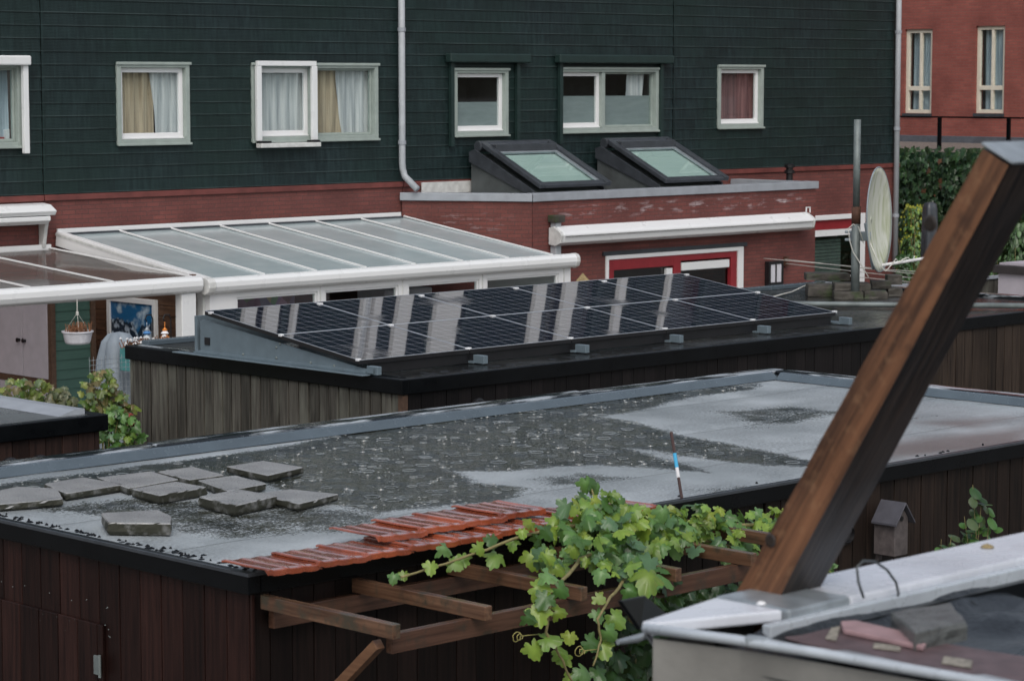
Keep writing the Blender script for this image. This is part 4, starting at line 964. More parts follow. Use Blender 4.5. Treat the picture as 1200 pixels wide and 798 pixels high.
# ------------------------------------------------------------------ leaves
def grape_outline():
    pts=[];key=[(-90,.10),(-72,.42),(-58,.62),(-42,.60),(-28,.50),(-18,.72),(-2,.88),(14,.80),(28,.62),(36,.60),(48,.80),(66,.92),(80,1.0),(90,1.12)]
    for a,r in key: pts.append((a,r))
    out=[]
    for a,r in key: out.append((math.cos(R(a))*r,math.sin(R(a))*r))
    full=[(x,y) for x,y in out]+[(-x,y) for x,y in out[-2:0:-1]]
    # serrate
    res=[]
    for i,p in enumerate(full):
        q=full[(i+1)%len(full)];res.append(p);mx,my=(p[0]+q[0])/2,(p[1]+q[1])/2;l=math.hypot(mx,my) or 1;k=1.06 if i%2 else .93;res.append((mx*k,my*k))
    return res
GO=grape_outline()
def add_leaf(m,p,nrm,tip,size,col,fold=.25,droop=.25,outline=GO):
    n=Vector(nrm).normalized();t=Vector(tip);t=(t-n*t.dot(n)).normalized();s_=t.cross(n)
    i0=len(m.v);rr=rnd.random()
    def P(x,y,k=1):
        z=-fold*abs(x)*.9+ -droop*(x*x+y*y)*.6+.06*math.sin(x*9+rr*6)*abs(x)*2
        return Vector(p)+(s_*x+t*y+n*z)*size*.5
    m.v.append(P(0,0));m.c.append(tuple(c*1.15 for c in col))
    for x,y in outline: m.v.append(P(x*.55,y*.55));m.c.append(col)
    for x,y in outline: m.v.append(P(x,y));m.c.append(tuple(c*rnd.uniform(.8,1.1) for c in col))
    k=len(outline)
    for i in range(k):
        j=(i+1)%k;m.f.append([i0,i0+1+i,i0+1+j]);m.f.append([i0+1+i,i0+1+k+i,i0+1+k+j,i0+1+j])
SIMPLE=[(.0,-.5),(.28,-.35),(.42,0),(.34,.4),(.0,.85),(-.34,.4),(-.42,0),(-.28,-.35)]
OV=[(.0,-.6),(.30,-.42),(.48,-.1),(.50,.25),(.32,.6),(.0,.78),(-.32,.6),(-.50,.25),(-.48,-.1),(-.30,-.42)]
GREEN=[(.085,.20,.05),(.14,.29,.08),(.18,.34,.12),(.14,.27,.14),(.07,.16,.045),(.24,.40,.08),(.28,.42,.07)]
YEL=[(.26,.38,.05),(.30,.38,.05),(.20,.34,.06)]
DARK=[(.022,.055,.028),(.03,.075,.035),(.035,.085,.03)]
vn=thing('grape_vine',(9.9,9.2,2.2),'leafy green grape vine on the pergola, yellow green shoots hanging down in front','vine')
lm=MB();lm.c=[];stems=MB();tend=MB()
def leafat(px,py,Y,size,pal,face=None):
    p=AY(px,py,Y)
    n=Vector((rnd.uniform(-.9,.5),rnd.uniform(-1.,.1),rnd.uniform(.1,1.)))
    if face: n=Vector(face)+Vector((rnd.uniform(-.3,.3),rnd.uniform(-.3,.3),rnd.uniform(-.3,.3)))
    tp=Vector((rnd.uniform(-.8,.8),rnd.uniform(-.9,.1),rnd.uniform(-1.1,-.1)))
    c=rnd.choice(pal);k=rnd.uniform(.8,1.2);add_leaf(lm,p,n,tp,size,tuple(x*k for x in c),rnd.uniform(.05,.8),rnd.uniform(-.2,.9))
def blob(cx,cy,rx,ry,n,pal,Ym,Ys,s0,s1):
    s0*=.8;s1*=1.05
    for _ in range(int(n*1.2)):
        while True:
            u,v=rnd.uniform(-1,1),rnd.uniform(-1,1)
            if u*u+v*v<1: break
        leafat(cx+u*rx,cy+v*ry,Ym+rnd.uniform(-Ys,Ys),rnd.uniform(s0,s1),pal)
G=GREEN;M_=GREEN+YEL
blob(697,607,48,26,34,G,9.3,.15,.11,.16);blob(690,625,62,30,34,G+YEL[:1],9.15,.15,.10,.16)
blob(692,577,15,14,9,G+YEL,9.4,.08,.07,.12);blob(705,596,26,18,14,G,9.3,.1,.09,.14);blob(725,610,26,20,16,G,9.2,.12,.1,.16)
blob(650,652,26,16,14,M_,9.0,.12,.09,.14);blob(690,645,34,18,16,YEL+G,8.9,.1,.07,.12);blob(735,640,36,22,20,G,9.0,.12,.1,.17)
blob(755,668,30,18,10,G,8.8,.08,.14,.19);blob(715,660,25,20,9,G,8.8,.1,.09,.14)
blob(775,612,34,18,22,M_,9.3,.12,.09,.14);blob(815,610,38,20,30,M_,9.3,.12,.08,.13);blob(800,632,32,14,14,G,9.1,.1,.1,.15)
blob(845,622,34,18,26,G+YEL[:1],9.35,.12,.09,.14);blob(860,640,30,12,12,G,9.3,.1,.1,.14);blob(890,610,28,12,16,G,9.45,.1,.09,.13)
blob(790,600,14,6,5,YEL,9.5,.05,.07,.1);blob(832,602,14,10,6,YEL,9.2,.05,.07,.1);blob(868,628,12,6,4,YEL,9.1,.05,.07,.1)
blob(895,622,22,12,14,M_,9.3,.1,.08,.12);blob(912,603,10,10,6,M_,9.4,.06,.07,.1);blob(700,590,30,20,10,YEL,9.25,.05,.07,.1);blob(965,655,10,18,8,M_,9.2,.1,.06,.09)
for px,py,s_ in ((462,674,.08),(474,672,.07),(505,662,.10),(520,640,.11),(530,660,.11),(542,652,.11),(560,640,.10),(576,631,.11),(582,650,.14),(612,622,.08),(622,612,.10),(600,634,.09),(622,650,.15),(635,640,.1),(652,610,.11),(645,622,.1),(662,625,.12)):
    leafat(px,py,9.2+rnd.uniform(-.05,.05),s_*1.05,M_ if px>600 else GREEN[1:]+YEL[2:],face=(-.4,-.7,.5))
# hanging shoots
for px,py,s_,pal in ((628,688,.14,G),(640,700,.13,M_),(632,716,.15,M_),(618,722,.10,G),(652,716,.10,YEL),(640,748,.15,M_),(624,758,.13,G+YEL[2:]),(655,762,.11,YEL),(668,744,.10,YEL),(663,768,.12,M_),(700,700,.09,YEL),(719,722,.14,G),(700,718,.10,G),(690,752,.13,G),(706,756,.14,G),(682,785,.14,G),(700,786,.13,G),(672,792,.12,G),(655,690,.12,G),(640,672,.12,G),(735,690,.12,G),(760,672,.20,G),(712,740,.12,G)):
    leafat(px,py,8.62+rnd.uniform(-.06,.06),s_*1.08,pal,face=(-.45,-.75,.45))
blob(770,690,40,20,16,DARK,8.9,.15,.1,.15)
blob(745,765,40,34,60,DARK,9.3,.25,.11,.17);blob(800,700,50,14,30,DARK,9.3,.2,.1,.15);blob(850,690,40,14,20,DARK,9.4,.15,.1,.14);blob(760,725,30,22,22,DARK,9.3,.2,.1,.15)
lm.build('leaves','vine_leaf',vn,smooth=True)
def st(pts,Y,r,mb=stems):
    P=[AY(x,y,Y if not isinstance(Y,(list,tuple)) else Y[i]) for i,(x,y) in enumerate(pts)]
    # densify
    Q=[]
    for i in range(len(P)-1):
        for k in range(4): Q.append(P[i].lerp(P[i+1],k/4)+Vector([rnd.uniform(-.004,.004) for _ in range(3)]))
    Q.append(P[-1]);n=len(Q);mb.tube(Q,[r*(1-.55*i/n) for i in range(n)],7)
st([(770,650),(700,615),(650,618),(600,632),(540,655),(470,676)],[9.4,9.3,9.25,9.2,9.2,9.2],.012)
st([(720,640),(680,655),(660,680),(645,705),(640,740),(660,775),(672,800)],[9.1,8.9,8.7,8.62,8.6,8.6,8.6],.011)
st([(760,655),(735,675),(715,700),(700,725),(705,750),(695,780)],[9.0,8.8,8.65,8.6,8.6,8.6],.010)
st([(730,650),(705,610),(692,570)],[9.3,9.35,9.4],.009)
st([(980,640),(890,615),(820,615),(740,650)],[9.4,9.4,9.35,9.2],.014)
st([(800,630),(860,640),(905,600)],[9.3,9.35,9.5],.009);st([(745,800),(740,740),(735,660)],[9.45,9.4,9.3],.022)
stems.build('stem','stem',vn,smooth=True)
for cx,cy in ((604,745),(677,762)):
    P=[]
    for k in range(26):
        a=k*.55;r=1.5+4*(1-k/26);P.append(AY(cx+math.cos(a)*r+rnd.uniform(-.8,.8)+k*.1,cy+math.sin(a)*r*1.3+rnd.uniform(-.8,.8),8.6 if cy>700 else 9.1)+Vector((0,-.001*k,0)))
    P=[AY(cx+26,cy-2,8.62 if cy>700 else 9.15)]+P;tend.tube(P,.0025,5)
tend.build('tendril','tendril',vn,smooth=True)
# ------------------------------------------------------------------ birdhouse
q=AY(1043,655,9.62)
bx0=AY(1046,620,9.42).x;bx1=AY(1066,620,9.42).x
zt=AY(1057,600,9.42).z;zb=AY(1050,653,9.42).z;ze=AY(1046,612,9.42).z
bw=.135;bx1=AY(1064,620,9.50).x;bx0=bx1-bw;yf,yb=9.50,9.66;zt=AY(1055,592,9.5).z;ze=AY(1050,609,9.5).z;zb=AY(1050,652,9.5).z;xm=(bx0+bx1)/2
t=thing('birdhouse',(xm,9.6,zb),'small grey brown wooden birdhouse with a pitched roof on the dark shed wall','birdhouse')
m=MB();m.extrude([(bx0,0,zb),(bx1,0,zb),(bx1,0,ze),(xm,0,zt),(bx0,0,ze)],(0,yf,0),(0,yb,0));m.build('box','bird_wood',t,bevel=.003)
m=MB()
for s_ in (-1,1):
    e0=Vector((xm,0,zt+.006));e1=Vector((xm+s_*(bw/2+.03),0,ze-.034*(zt-ze)/.08-.0));dz=Vector((0,0,.014));
    a_=[e0,e1];m.hexa([e1+Vector((0,yf-.035,0)),e0+Vector((0,yf-.035,0)),e0+Vector((0,yb,0)),e1+Vector((0,yb,0))] if s_<0 else [e0+Vector((0,yf-.035,0)),e1+Vector((0,yf-.035,0)),e1+Vector((0,yb,0)),e0+Vector((0,yb,0))],
      [v+dz for v in ([e1+Vector((0,yf-.035,0)),e0+Vector((0,yf-.035,0)),e0+Vector((0,yb,0)),e1+Vector((0,yb,0))] if s_<0 else [e0+Vector((0,yf-.035,0)),e1+Vector((0,yf-.035,0)),e1+Vector((0,yb,0)),e0+Vector((0,yb,0))])])
m.build('roof','bird_roof',t,bevel=.002)
MB().lathe((xm,yf-.001,zt-.085),[(.017,0),(.017,.002)],14,axis=(0,-1,0)).build('entrance_hole','black_plastic',t)
B(xm-.02,xm+.02,yb+.001,9.68,zb-.05,zb+.1).build('mount','bird_wood',t)
# shrub right of birdhouse
def shrub(name,base,lab,sprigs,pal,size,outline=SIMPLE,mat_='vine_leaf',nleaf=14,spread=.1,stemr=.006,cat='shrub',group=None):
    t=thing(name,base,lab,cat,group);l=MB();l.c=[];s_=MB()
    for top in sprigs:
        b0=Vector(base);tp=Vector(top);mid=b0.lerp(tp,.5)+Vector((rnd.uniform(-.05,.05),rnd.uniform(-.05,.05),0));s_.tube([b0,mid,tp],[stemr,stemr*.7,stemr*.3],6)
        for k in range(nleaf):
            u=.35+.65*k/nleaf;p=mid.lerp(tp,(u-.5)*2) if u>.5 else b0.lerp(mid,u*2)
            o=Vector((rnd.gauss(0,1),rnd.gauss(0,1),rnd.gauss(0,.5))).normalized()*rnd.uniform(.2,1)*spread*(1.25-u*.7)
            c=rnd.choice(pal);kk=rnd.uniform(.7,1.25);add_leaf(l,p+o,(rnd.uniform(-.6,.3),rnd.uniform(-.8,.2),rnd.uniform(.2,1)),o+Vector((0,0,-.03)),rnd.uniform(.7,1.2)*size,tuple(x*kk for x in c),.2,.2,outline)
    l.build('leaves',mat_,t,smooth=True);s_.build('stem','stem',t);return t
def P9(px,py,Y=9.1): return tuple(AY(px,py,Y))
shrub('garden_shrub',P9(1150,760),'young shrub with round green leaves against the brown shed wall, right of the birdhouse',[P9(1140,568),P9(1160,600),P9(1130,605),P9(1172,632),P9(1150,590),P9(1138,625)],GREEN[:2]+DARK[1:]+[(.09,.13,.06)],.14,nleaf=20,spread=.13,outline=OV)
shrub('garden_shrub',P9(1110,720),'low sprig of small leaves just behind the white parapet, left of the taller shrub',[P9(1103,632),P9(1115,628)],GREEN[:2]+DARK[1:],.11,nleaf=8,spread=.06,outline=OV)
# ------------------------------------------------------------------ foreground parapet roof
FX,FY,FZ=4.50,4.12,3.5
fg=thing('flat_roof_dormer',(FX,FY,0),'near corner of a pale walled flat roof with white and zinc edging','building')

m=MB();nx,ny=60,46
X0,X1,Y0_,Y1_=FX+.05,9.,-1.5,FY-.16
for j in range(ny+1):
    for i in range(nx+1):
        x=X0+(X1-X0)*(i/nx)**1.5;y=Y1_-(Y1_-Y0_)*(j/ny)**1.4
        w=noise.noise(Vector((x*2.2,y*2.2,1)))*.03+noise.noise(Vector((x*8,y*5,5)))*.022+abs(noise.noise(Vector((x*5,y*11,8))))*.02
        z=3.405+w*(0.3+min(1,(x-X0)*2))+.05*max(0,1-(Y1_-y)/.12)
        m.v.append(Vector((x,y,z)))
for j in range(ny):
    for i in range(nx): q=j*(nx+1)+i;m.f.append([q,q+nx+1,q+nx+2,q+1])
m.build('membrane','fg_membrane',fg,smooth=True)
# parapet coping (white, with a grey patched length)
def cop(x0,x1,mat_,dz=0,name='coping'):
    MBx=MB().box(x0,x1,3.955-dz,4.19+dz,3.47-dz,3.5+dz);return MBx.build(name,mat_,fg,bevel=.008)
xa=AZ(868,705,3.5).x;xb=AZ(948,690,3.5).x
c0=AZ(757,728,3.5);m=MB();m.hexa([(c0.x,c0.y-.02,3.47),(xa,3.97,3.47),(xa,4.19,3.47),(c0.x-.005,c0.y+.01,3.47)],[(c0.x,c0.y-.02,3.5),(xa,3.97,3.5),(xa,4.19,3.5),(c0.x-.005,c0.y+.01,3.5)]);m.build('coping','white_coping',fg,bevel=.006)
cop(xa+.002,xb-.002,'zinc',.003);cop(xb,9.,'white_coping')
m=MB();m.box(xa-.1,9.,3.925,3.953,3.44,3.482);m.build('coping_edge','zinc_light',fg,bevel=.004)
MB().lathe(AZ(892,708,3.503),[(.012,0),(.012,.004),(.005,.008)],10).build('screw','clamp_white',fg)
MB().lathe(AZ(1157,641,3.502),[(.02,0),(.014,.006),(.003,.01)],8).build('snail','straw',fg)
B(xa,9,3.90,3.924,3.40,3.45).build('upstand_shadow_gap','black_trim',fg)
# rounded zinc rim on the near edge
P=[(757,732),(860,745),(960,761),(1124,790),(1300,822)]
Pw=[AZ(x,y+4,3.485) for x,y in P]+[Vector((4.95,-1.5,3.485))]
MB().tube([Vector((4.62,4.135,3.485))]+Pw,.0125,14).build('rim','zinc_light',fg,smooth=True)
m=MB()
for a,b in zip(Pw,Pw[1:]):
    m.face([a+Vector((0,0,.006)),b+Vector((0,0,.006)),b+Vector((.10,.04,-.02)),a+Vector((.10,-.0,-.008))])
m.build('rim_flange','zinc',fg)
foot=[p.xy+Vector((.012,-.012)) for p in Pw]+[Vector((9,-1.5)),Vector((9,4.17)),Vector((xa,4.17)),Vector((4.6,4.125))]
m=MB();n=len(foot);m.v=[Vector((p.x,p.y,0)) for p in foot]+[Vector((p.x,p.y,3.46 if i<n-6 else 3.44)) for i,p in enumerate(foot)]
for i in range(n): m.f.append([i,(i+1)%n,n+(i+1)%n,n+i])
m.build('wall','pale_render',fg)
m=MB();m.bar(AZ(873,750,3.487)+Vector((0,0,.0)),AZ(905,754,3.487),.03,.03);m.build('rim_joint','zinc',fg,bevel=.012,seg=3)
def sheet(pts,z,th,mat_,name,root=None,lab=None,cat=None):
    P=[AZ(x,y,z) for x,y in pts];a=sum(P[i].x*P[(i+1)%len(P)].y-P[(i+1)%len(P)].x*P[i].y for i in range(len(P)))
    if a<0:P=P[::-1]
    m=MB();n=len(P);m.v=[p+Vector((0,0,-th)) for p in P]+P
    m.f=[list(range(n))[::-1],list(range(n,2*n))]+[[i,(i+1)%n,n+(i+1)%n,n+i] for i in range(n)]
    o=m.build(name,mat_,root,bevel=.003)
    if lab: tag(o,lab,cat)
    return o
fl=thing('roofing_offcut',tuple(AZ(1040,760,3.45)),'faded pink slate coated roofing strip with torn pale labels beside the zinc rim','roofing')
sheet([(905,742),(985,731),(1100,752),(1260,778),(1260,815),(1130,788),(960,757)],3.452,.008,'pink_slate','strip',fl)
sheet([(985,727),(1003,726),(1090,746),(1082,757),(988,737)],3.466,.012,'pink_edge','edge',fl)
for c in ([(974,735),(985,733),(980,750),(967,747)],[(1024,752),(1056,757),(1055,762),(1023,758)],[(1106,768),(1140,773),(1138,782),(1103,776)]): sheet(c,3.4565,.003,'label_paper','label',fl)
# block of stone
a=[AZ(x,y,3.50).xy for x,y in ((1044,714),(1114,703),(1134,725),(1072,739))]
def stone(P,z0,z1,mat_,name,lab,cat,group=None,j=.006):
    ar=sum(P[i].x*P[(i+1)%4].y-P[(i+1)%4].x*P[i].y for i in range(4))
    if ar<0:P=P[::-1]
    m=MB();n=6;N=[]
    for i in range(4):
        for k in range(n): N.append(P[i].lerp(P[(i+1)%4],k/n))
    c=sum(P,Vector((0,0)))/4;L=[(1,0),(1,.3),(1,.7),(.98,.95),(.93,1)]
    for sc,t in L:
        for p in N:
            w=noise.noise(Vector((p.x*11,p.y*11,t*3+z0*7)))*j;q=c+(p-c)*(sc);q=q+(p-c).normalized()*w;m.v.append(Vector((q.x,q.y,z0+(z1-z0)*t+w*.4)))
    N_=len(N)
    for l in range(len(L)-1):
        for i in range(N_): m.f.append([l*N_+i,l*N_+(i+1)%N_,(l+1)*N_+(i+1)%N_,(l+1)*N_+i])
    m.f.append([(len(L)-1)*N_+i for i in range(N_)]);return tag(m.build(name,mat_),lab,cat,group)
stone(a,3.448,3.495,'wet_block','stone_block','blurred grey stone block holding down the dark roofing membrane in the foreground','stone')
# cable loop over the parapet
pts=[AZ(1013,697,3.52),AZ(1005,672,3.56)]
C0=[(1012,700,3.50),(1006,682,3.55),(1004,664,3.60),(1012,657,3.62),(1026,658,3.62),(1040,668,3.60),(1050,682,3.57),(1053,695,3.53),(1049,708,3.50),(1038,720,3.47),(1020,731,3.45),(1000,738,3.445)]
tag(MB().tube([AY(x,y,3.93) for x,y,_ in C0],.0035,8).build('loop_of_cable','cable_grey',smooth=True),'dark thin cable looping over the white parapet in the foreground','cable')
# beam leaning over the parapet
bm=thing('timber_brace',(4.95,4.25,3.2),'thick rough brown timber brace crossing diagonally at the right, its top capped with zinc','beam')
XB=4.95
def lnx(px,py,x=XB): return AX(px,py,x)
w_=.165
tl=lnx(1152,174);tr_=lnx(1183,194);bl=lnx(862,697);br=lnx(918,690)
d=(tl-bl).normalized();bl=bl-d*.5;
d2=(tr_-br).normalized();br=br-d2*.5
m=MB();m.hexa([bl,br,br+Vector((w_,0,0)),bl+Vector((w_,0,0))],[tl,tr_,tr_+Vector((w_,0,0)),tl+Vector((w_,0,0))])
# subdivide for uneven edges
import bmesh
bmx=bmesh.new();vs=[bmx.verts.new(v) for v in m.v];[bmx.faces.new([vs[i] for i in f]) for f in m.f];bmesh.ops.subdivide_edges(bmx,edges=bmx.edges[:],cuts=14,use_grid_fill=True)
for v in bmx.verts: v.co+=Vector((noise.noise(v.co*9),noise.noise(v.co*9+Vector((5,0,0))),0))*.0035
bmx.normal_update()
m2=MB();m2.v=[v.co.copy() for v in bmx.verts];bmx.verts.index_update();side=[];rest=[]
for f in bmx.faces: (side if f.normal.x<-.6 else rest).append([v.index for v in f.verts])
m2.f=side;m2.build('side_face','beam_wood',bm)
m3=MB();m3.v=m2.v;m3.f=rest;m3.build('under_face','beam_shade_knot',bm);bmx.free()
n_=(d+Vector((0,0,0)));cp=MB();o1=d*.006;o2=d*.014
e=(tr_-tl).normalized()*.008
q0,q1=tl-e,tr_+e;V=Vector((w_+.03,0,0));v0=Vector((-.006,0,0))
cp.hexa([q0+v0+o1,q1+v0+o1,q1+V+o1,q0+V+o1],[q0+v0+o2,q1+v0+o2,q1+V+o2,q0+V+o2]);cp.build('zinc_cap','zinc',bm,bevel=.003)
MB().lathe(AX(1090,262,XB-.004),[(.02,0),(.014,.003)],14,axis=(-1,0,0)).build('knot','beam_shade_knot',bm)
MB().lathe(AX(903,633,XB-.004),[(.018,0),(.012,.003)],14,axis=(-1,0,0)).build('knot','beam_shade_knot',bm)
# little solar lamp on the corner
t=thing('solar_lamp',tuple(AY(752,720,5.0)),'small black solar lamp with a tilted panel at the corner of the near parapet','lamp')
a,b,c,d_=[AY(x,y,4.9+k) for x,y,k in ((727,703,0),(756,697,.06),(786,722,.06),(750,737,0))]
n=(b-a).cross(d_-a).normalized()*.012
m=MB();m.hexa([a,b,c,d_],[a+n,b+n,c+n,d_+n]);m.build('panel','black_trim',t,bevel=.004)
m=MB();m.tube([AY(724,752,4.9),AY(745,748,4.9),AY(770,740,4.9)],[.008,.012,.010],10);m.build('lamp_head','zinc',t)
MB().tube([AY(757,740,4.92),AY(770,760,4.7),AY(800,775,4.25)],.008,8).build('bracket','black_plastic',t)
# ------------------------------------------------------------------ satellite dish on the solar roof
ds=thing('satellite_dish',(22.58,17.6,2.42),'large pale satellite dish with algae streaks seen edge on, clamped to a tall grey pole','satellite dish')
pb=AZ(1002,348,2.42)
T=((pb-CAM).dot(fw))
def PT(px,py,dt=0): return CAM+ray(px,py)*(T+dt)
zz=lambda y:PT(1002,y).z
MB().tube([(pb.x,pb.y,2.41),(pb.x,pb.y,zz(262))],.048,14).build('pole','pole_metal',ds,smooth=True)
MB().tube([(pb.x,pb.y,zz(262)),(pb.x,pb.y,zz(242))],.05,14).build('rusty_sleeve','rust',ds,smooth=True)
MB().tube([(pb.x,pb.y,zz(242)),(pb.x,pb.y,zz(140))],.038,14).build('upper_pole','pole_metal',ds,smooth=True)
fh=Vector((fw.x,fw.y,0)).normalized()
ang=R(23);ax=(rt*math.cos(ang)-fh*math.sin(ang)+Vector((0,0,.03))).normalized()
cen=PT(1030.5,257.5,0)
vv=(Vector((0,0,1))-ax*ax.z).normalized();hh=ax.cross(vv)
m=MB();NR,NA=10,44;Rv,Rh=.575,.52;dep=.10
for k in range(NR+1):
    r=k/NR
    for j in range(NA):
        a=2*math.pi*j/NA;m.v.append(cen+vv*math.cos(a)*Rv*r+hh*math.sin(a)*Rh*r-ax*dep*(1-r*r))
for k in range(NR):
    for j in range(NA): m.f.append([k*NA+j,k*NA+(j+1)%NA,(k+1)*NA+(j+1)%NA,(k+1)*NA+j])
m.build('dish','dish_shell',ds,smooth=True,solid=.006)
m=MB();m.tube([cen+vv*math.cos(2*math.pi*j/NA)*Rv+hh*math.sin(2*math.pi*j/NA)*Rh for j in range(NA+1)],.008,6);m.build('rim','dish_back',ds,smooth=True)
m=MB();k0=cen-ax*.112-vv*.25
for q in range(9):
    pass
bk=[]
m.hexa([k0-vv*.30-hh*.06+ax*.03,k0-vv*.30+hh*.06+ax*.03,k0-vv*.30+hh*.06+ax*.055,k0-vv*.30-hh*.06+ax*.055],[k0+vv*.22-hh*.14-ax*.03,k0+vv*.22+hh*.14-ax*.03,k0+vv*.22+hh*.14+ax*.0,k0+vv*.22-hh*.14+ax*.0]);m.build('back_plate','dish_back',ds,bevel=.01)
m=MB();p1=PT(1004,277);p2=PT(1022,277);m.bar(PT(997,277),PT(1020,277),.10,.10);m.bar(PT(990,281),PT(1008,281),.03,.03);m.bar(PT(990,272),PT(1008,272),.03,.03);m.build('clamp','dish_back',ds,bevel=.008)
m=MB();a0=PT(1034,311);a1=PT(1120,297,-.3);m.tube([a0,a1],.017,8);m.build('feed_arm','clamp_white',ds)
MB().lathe(a1,[(.03,-.05),(.035,.0),(.035,.08),(.02,.1)],14,axis=(a0-a1)).build('receiver','clamp_white',ds)
m=MB()
def wire(pts,r=.006,z=0): m.tube([PT(x,y,-.12) for x,y in pts],r,6)
wire([(1012,285),(1006,266),(1000,263),(994,268),(996,283),(1000,296),(1010,312),(1018,325)]);wire([(1020,285),(1026,300),(1032,312),(1038,318),(1046,309),(1050,303),(1053,308),(1058,304),(1064,302),(1069,306),(1072,300)])
m.build('cable','cable_white',ds,smooth=True)
c=[AZ(x,y,zc) for x,y,zc in ((848,354,2.43),(905,348,2.43),(928,342,2.43),(945,334,2.47),(965,330,2.50),(990,325,2.56),(1003,321,2.6))]
tag(MB().tube(c,.007,6).build('roof_cable','cable_white',smooth=True),'white cable running over the wet roof from the solar panels to the dish pole','cable')
# ballast bricks
def bal(px0,px1,pyb,z0,z1,dep,lab):
    a=AZ(px0,pyb,2.42);b=AZ(px1,pyb,2.42);dr_=(b-a).xy.normalized();nn=Vector((-dr_.y,dr_.x))
    P=[a.xy,b.xy,b.xy+nn*dep,a.xy+nn*dep];stone(P,z0,z1,'old_paver','paving_brick',lab,'brick','old paving bricks weighing down the dish pole',j=.012)
zb_=2.405
bal(947,1000,346,zb_,zb_+.13,.3,'long low brick at the left end of the ballast pile, lower course')
bal(945,996,341,zb_+.132,zb_+.21,.28,'thin brick on the left end of the ballast pile, left of the pole')
bal(978,1012,349,zb_,zb_+.08,.2,'bottom brick of the front stack under the dish pole')
bal(978,1020,348,zb_+.082,zb_+.165,.22,'top brick of the front stack at the foot of the pole')
bal(1013,1040,349,zb_,zb_+.085,.2,'bottom brick in the middle of the pile, under the dish')
bal(1022,1044,346,zb_+.088,zb_+.17,.2,'middle brick of the pile directly under the dish rim')
bal(1041,1058,346,zb_,zb_+.09,.2,'bottom brick at the right end of the pile')
bal(1040,1057,342,zb_+.092,zb_+.20,.22,'mossy brick on top at the right end of the pile')
# ------------------------------------------------------------------ wall lamp, clothes lines, straw figure
q=AY(904,320,EY)
t=thing('wall_lamp',(q.x,EY-.05,1.3),'black rectangular wall lamp with two white panes right of the red framed door','lamp')
z1=AY(904,306,EY).z;z0=AY(904,334,EY).z;x0=AY(896,320,EY).x;x1=AY(913,320,EY).x
ring(MB(),x0,x1,z0,z1,EY-.10,EY-.045,.05).box(x0,x1,EY-.044,EY-.003,z0,z1).build('housing','black_plastic',t,bevel=.005)
xm=(x0+x1)/2;B(x0+.052,xm-.02,EY-.09,EY-.05,z0+.052,z1-.052).build('pane','lamp_glass',t);B(xm+.02,x1-.052,EY-.09,EY-.05,z0+.052,z1-.052).build('pane','lamp_glass',t);B(xm-.018,xm+.018,EY-.095,EY-.05,z0+.052,z1-.052).build('divider','black_plastic',t)
cl=thing('clothes_line',tuple(AY(900,303,EY-.06)),'thin pale clothes lines running from the brick wall past the dish into the garden','clothes line')
for (a,b) in (((895,303),(1168,325)),((920,304),(1168,331)),((921,309),(1168,336)),((955,320),(1168,338))):
    p0=AY(*a,EY-.06);p1=AY(b[0]+60,b[1]+3,20.6);pm=p0.lerp(p1,.5)-Vector((0,0,.03));MB().tube([p0,pm,p1],.006,5).build('line','cable_white',cl)
B(AY(919,300,EY).x-.03,AY(919,300,EY).x+.03,EY-.08,EY-.003,AY(919,306,EY).z-.08,AY(919,306,EY).z+.08).build('wall_hook','rust',cl)
q=AY(683,330,26.6)
t=thing('straw_figure',(q.x,26.6,0),'straw coloured round bundle peeping over the solar panels right of the conservatory','garden figure')
m=MB()
for i in range(160):
    a=rnd.uniform(0,6.28);r=rnd.uniform(.0,.2);p0=Vector((q.x,26.6,q.z+.05));p1=p0+Vector((math.cos(a)*.22,math.sin(a)*.22,-.35+rnd.uniform(-.05,.05)));m.tube([p0+Vector((0,0,.07*rnd.random())),p0.lerp(p1,.4)+Vector((0,0,.09)),p1],.012,4)
m.build('straw','straw',t);MB().lathe((q.x,26.6,0),[(.12,0),(.16,.4),(.14,1.2),(.06,q.z-.02)],12).build('body','cover_grey',t)
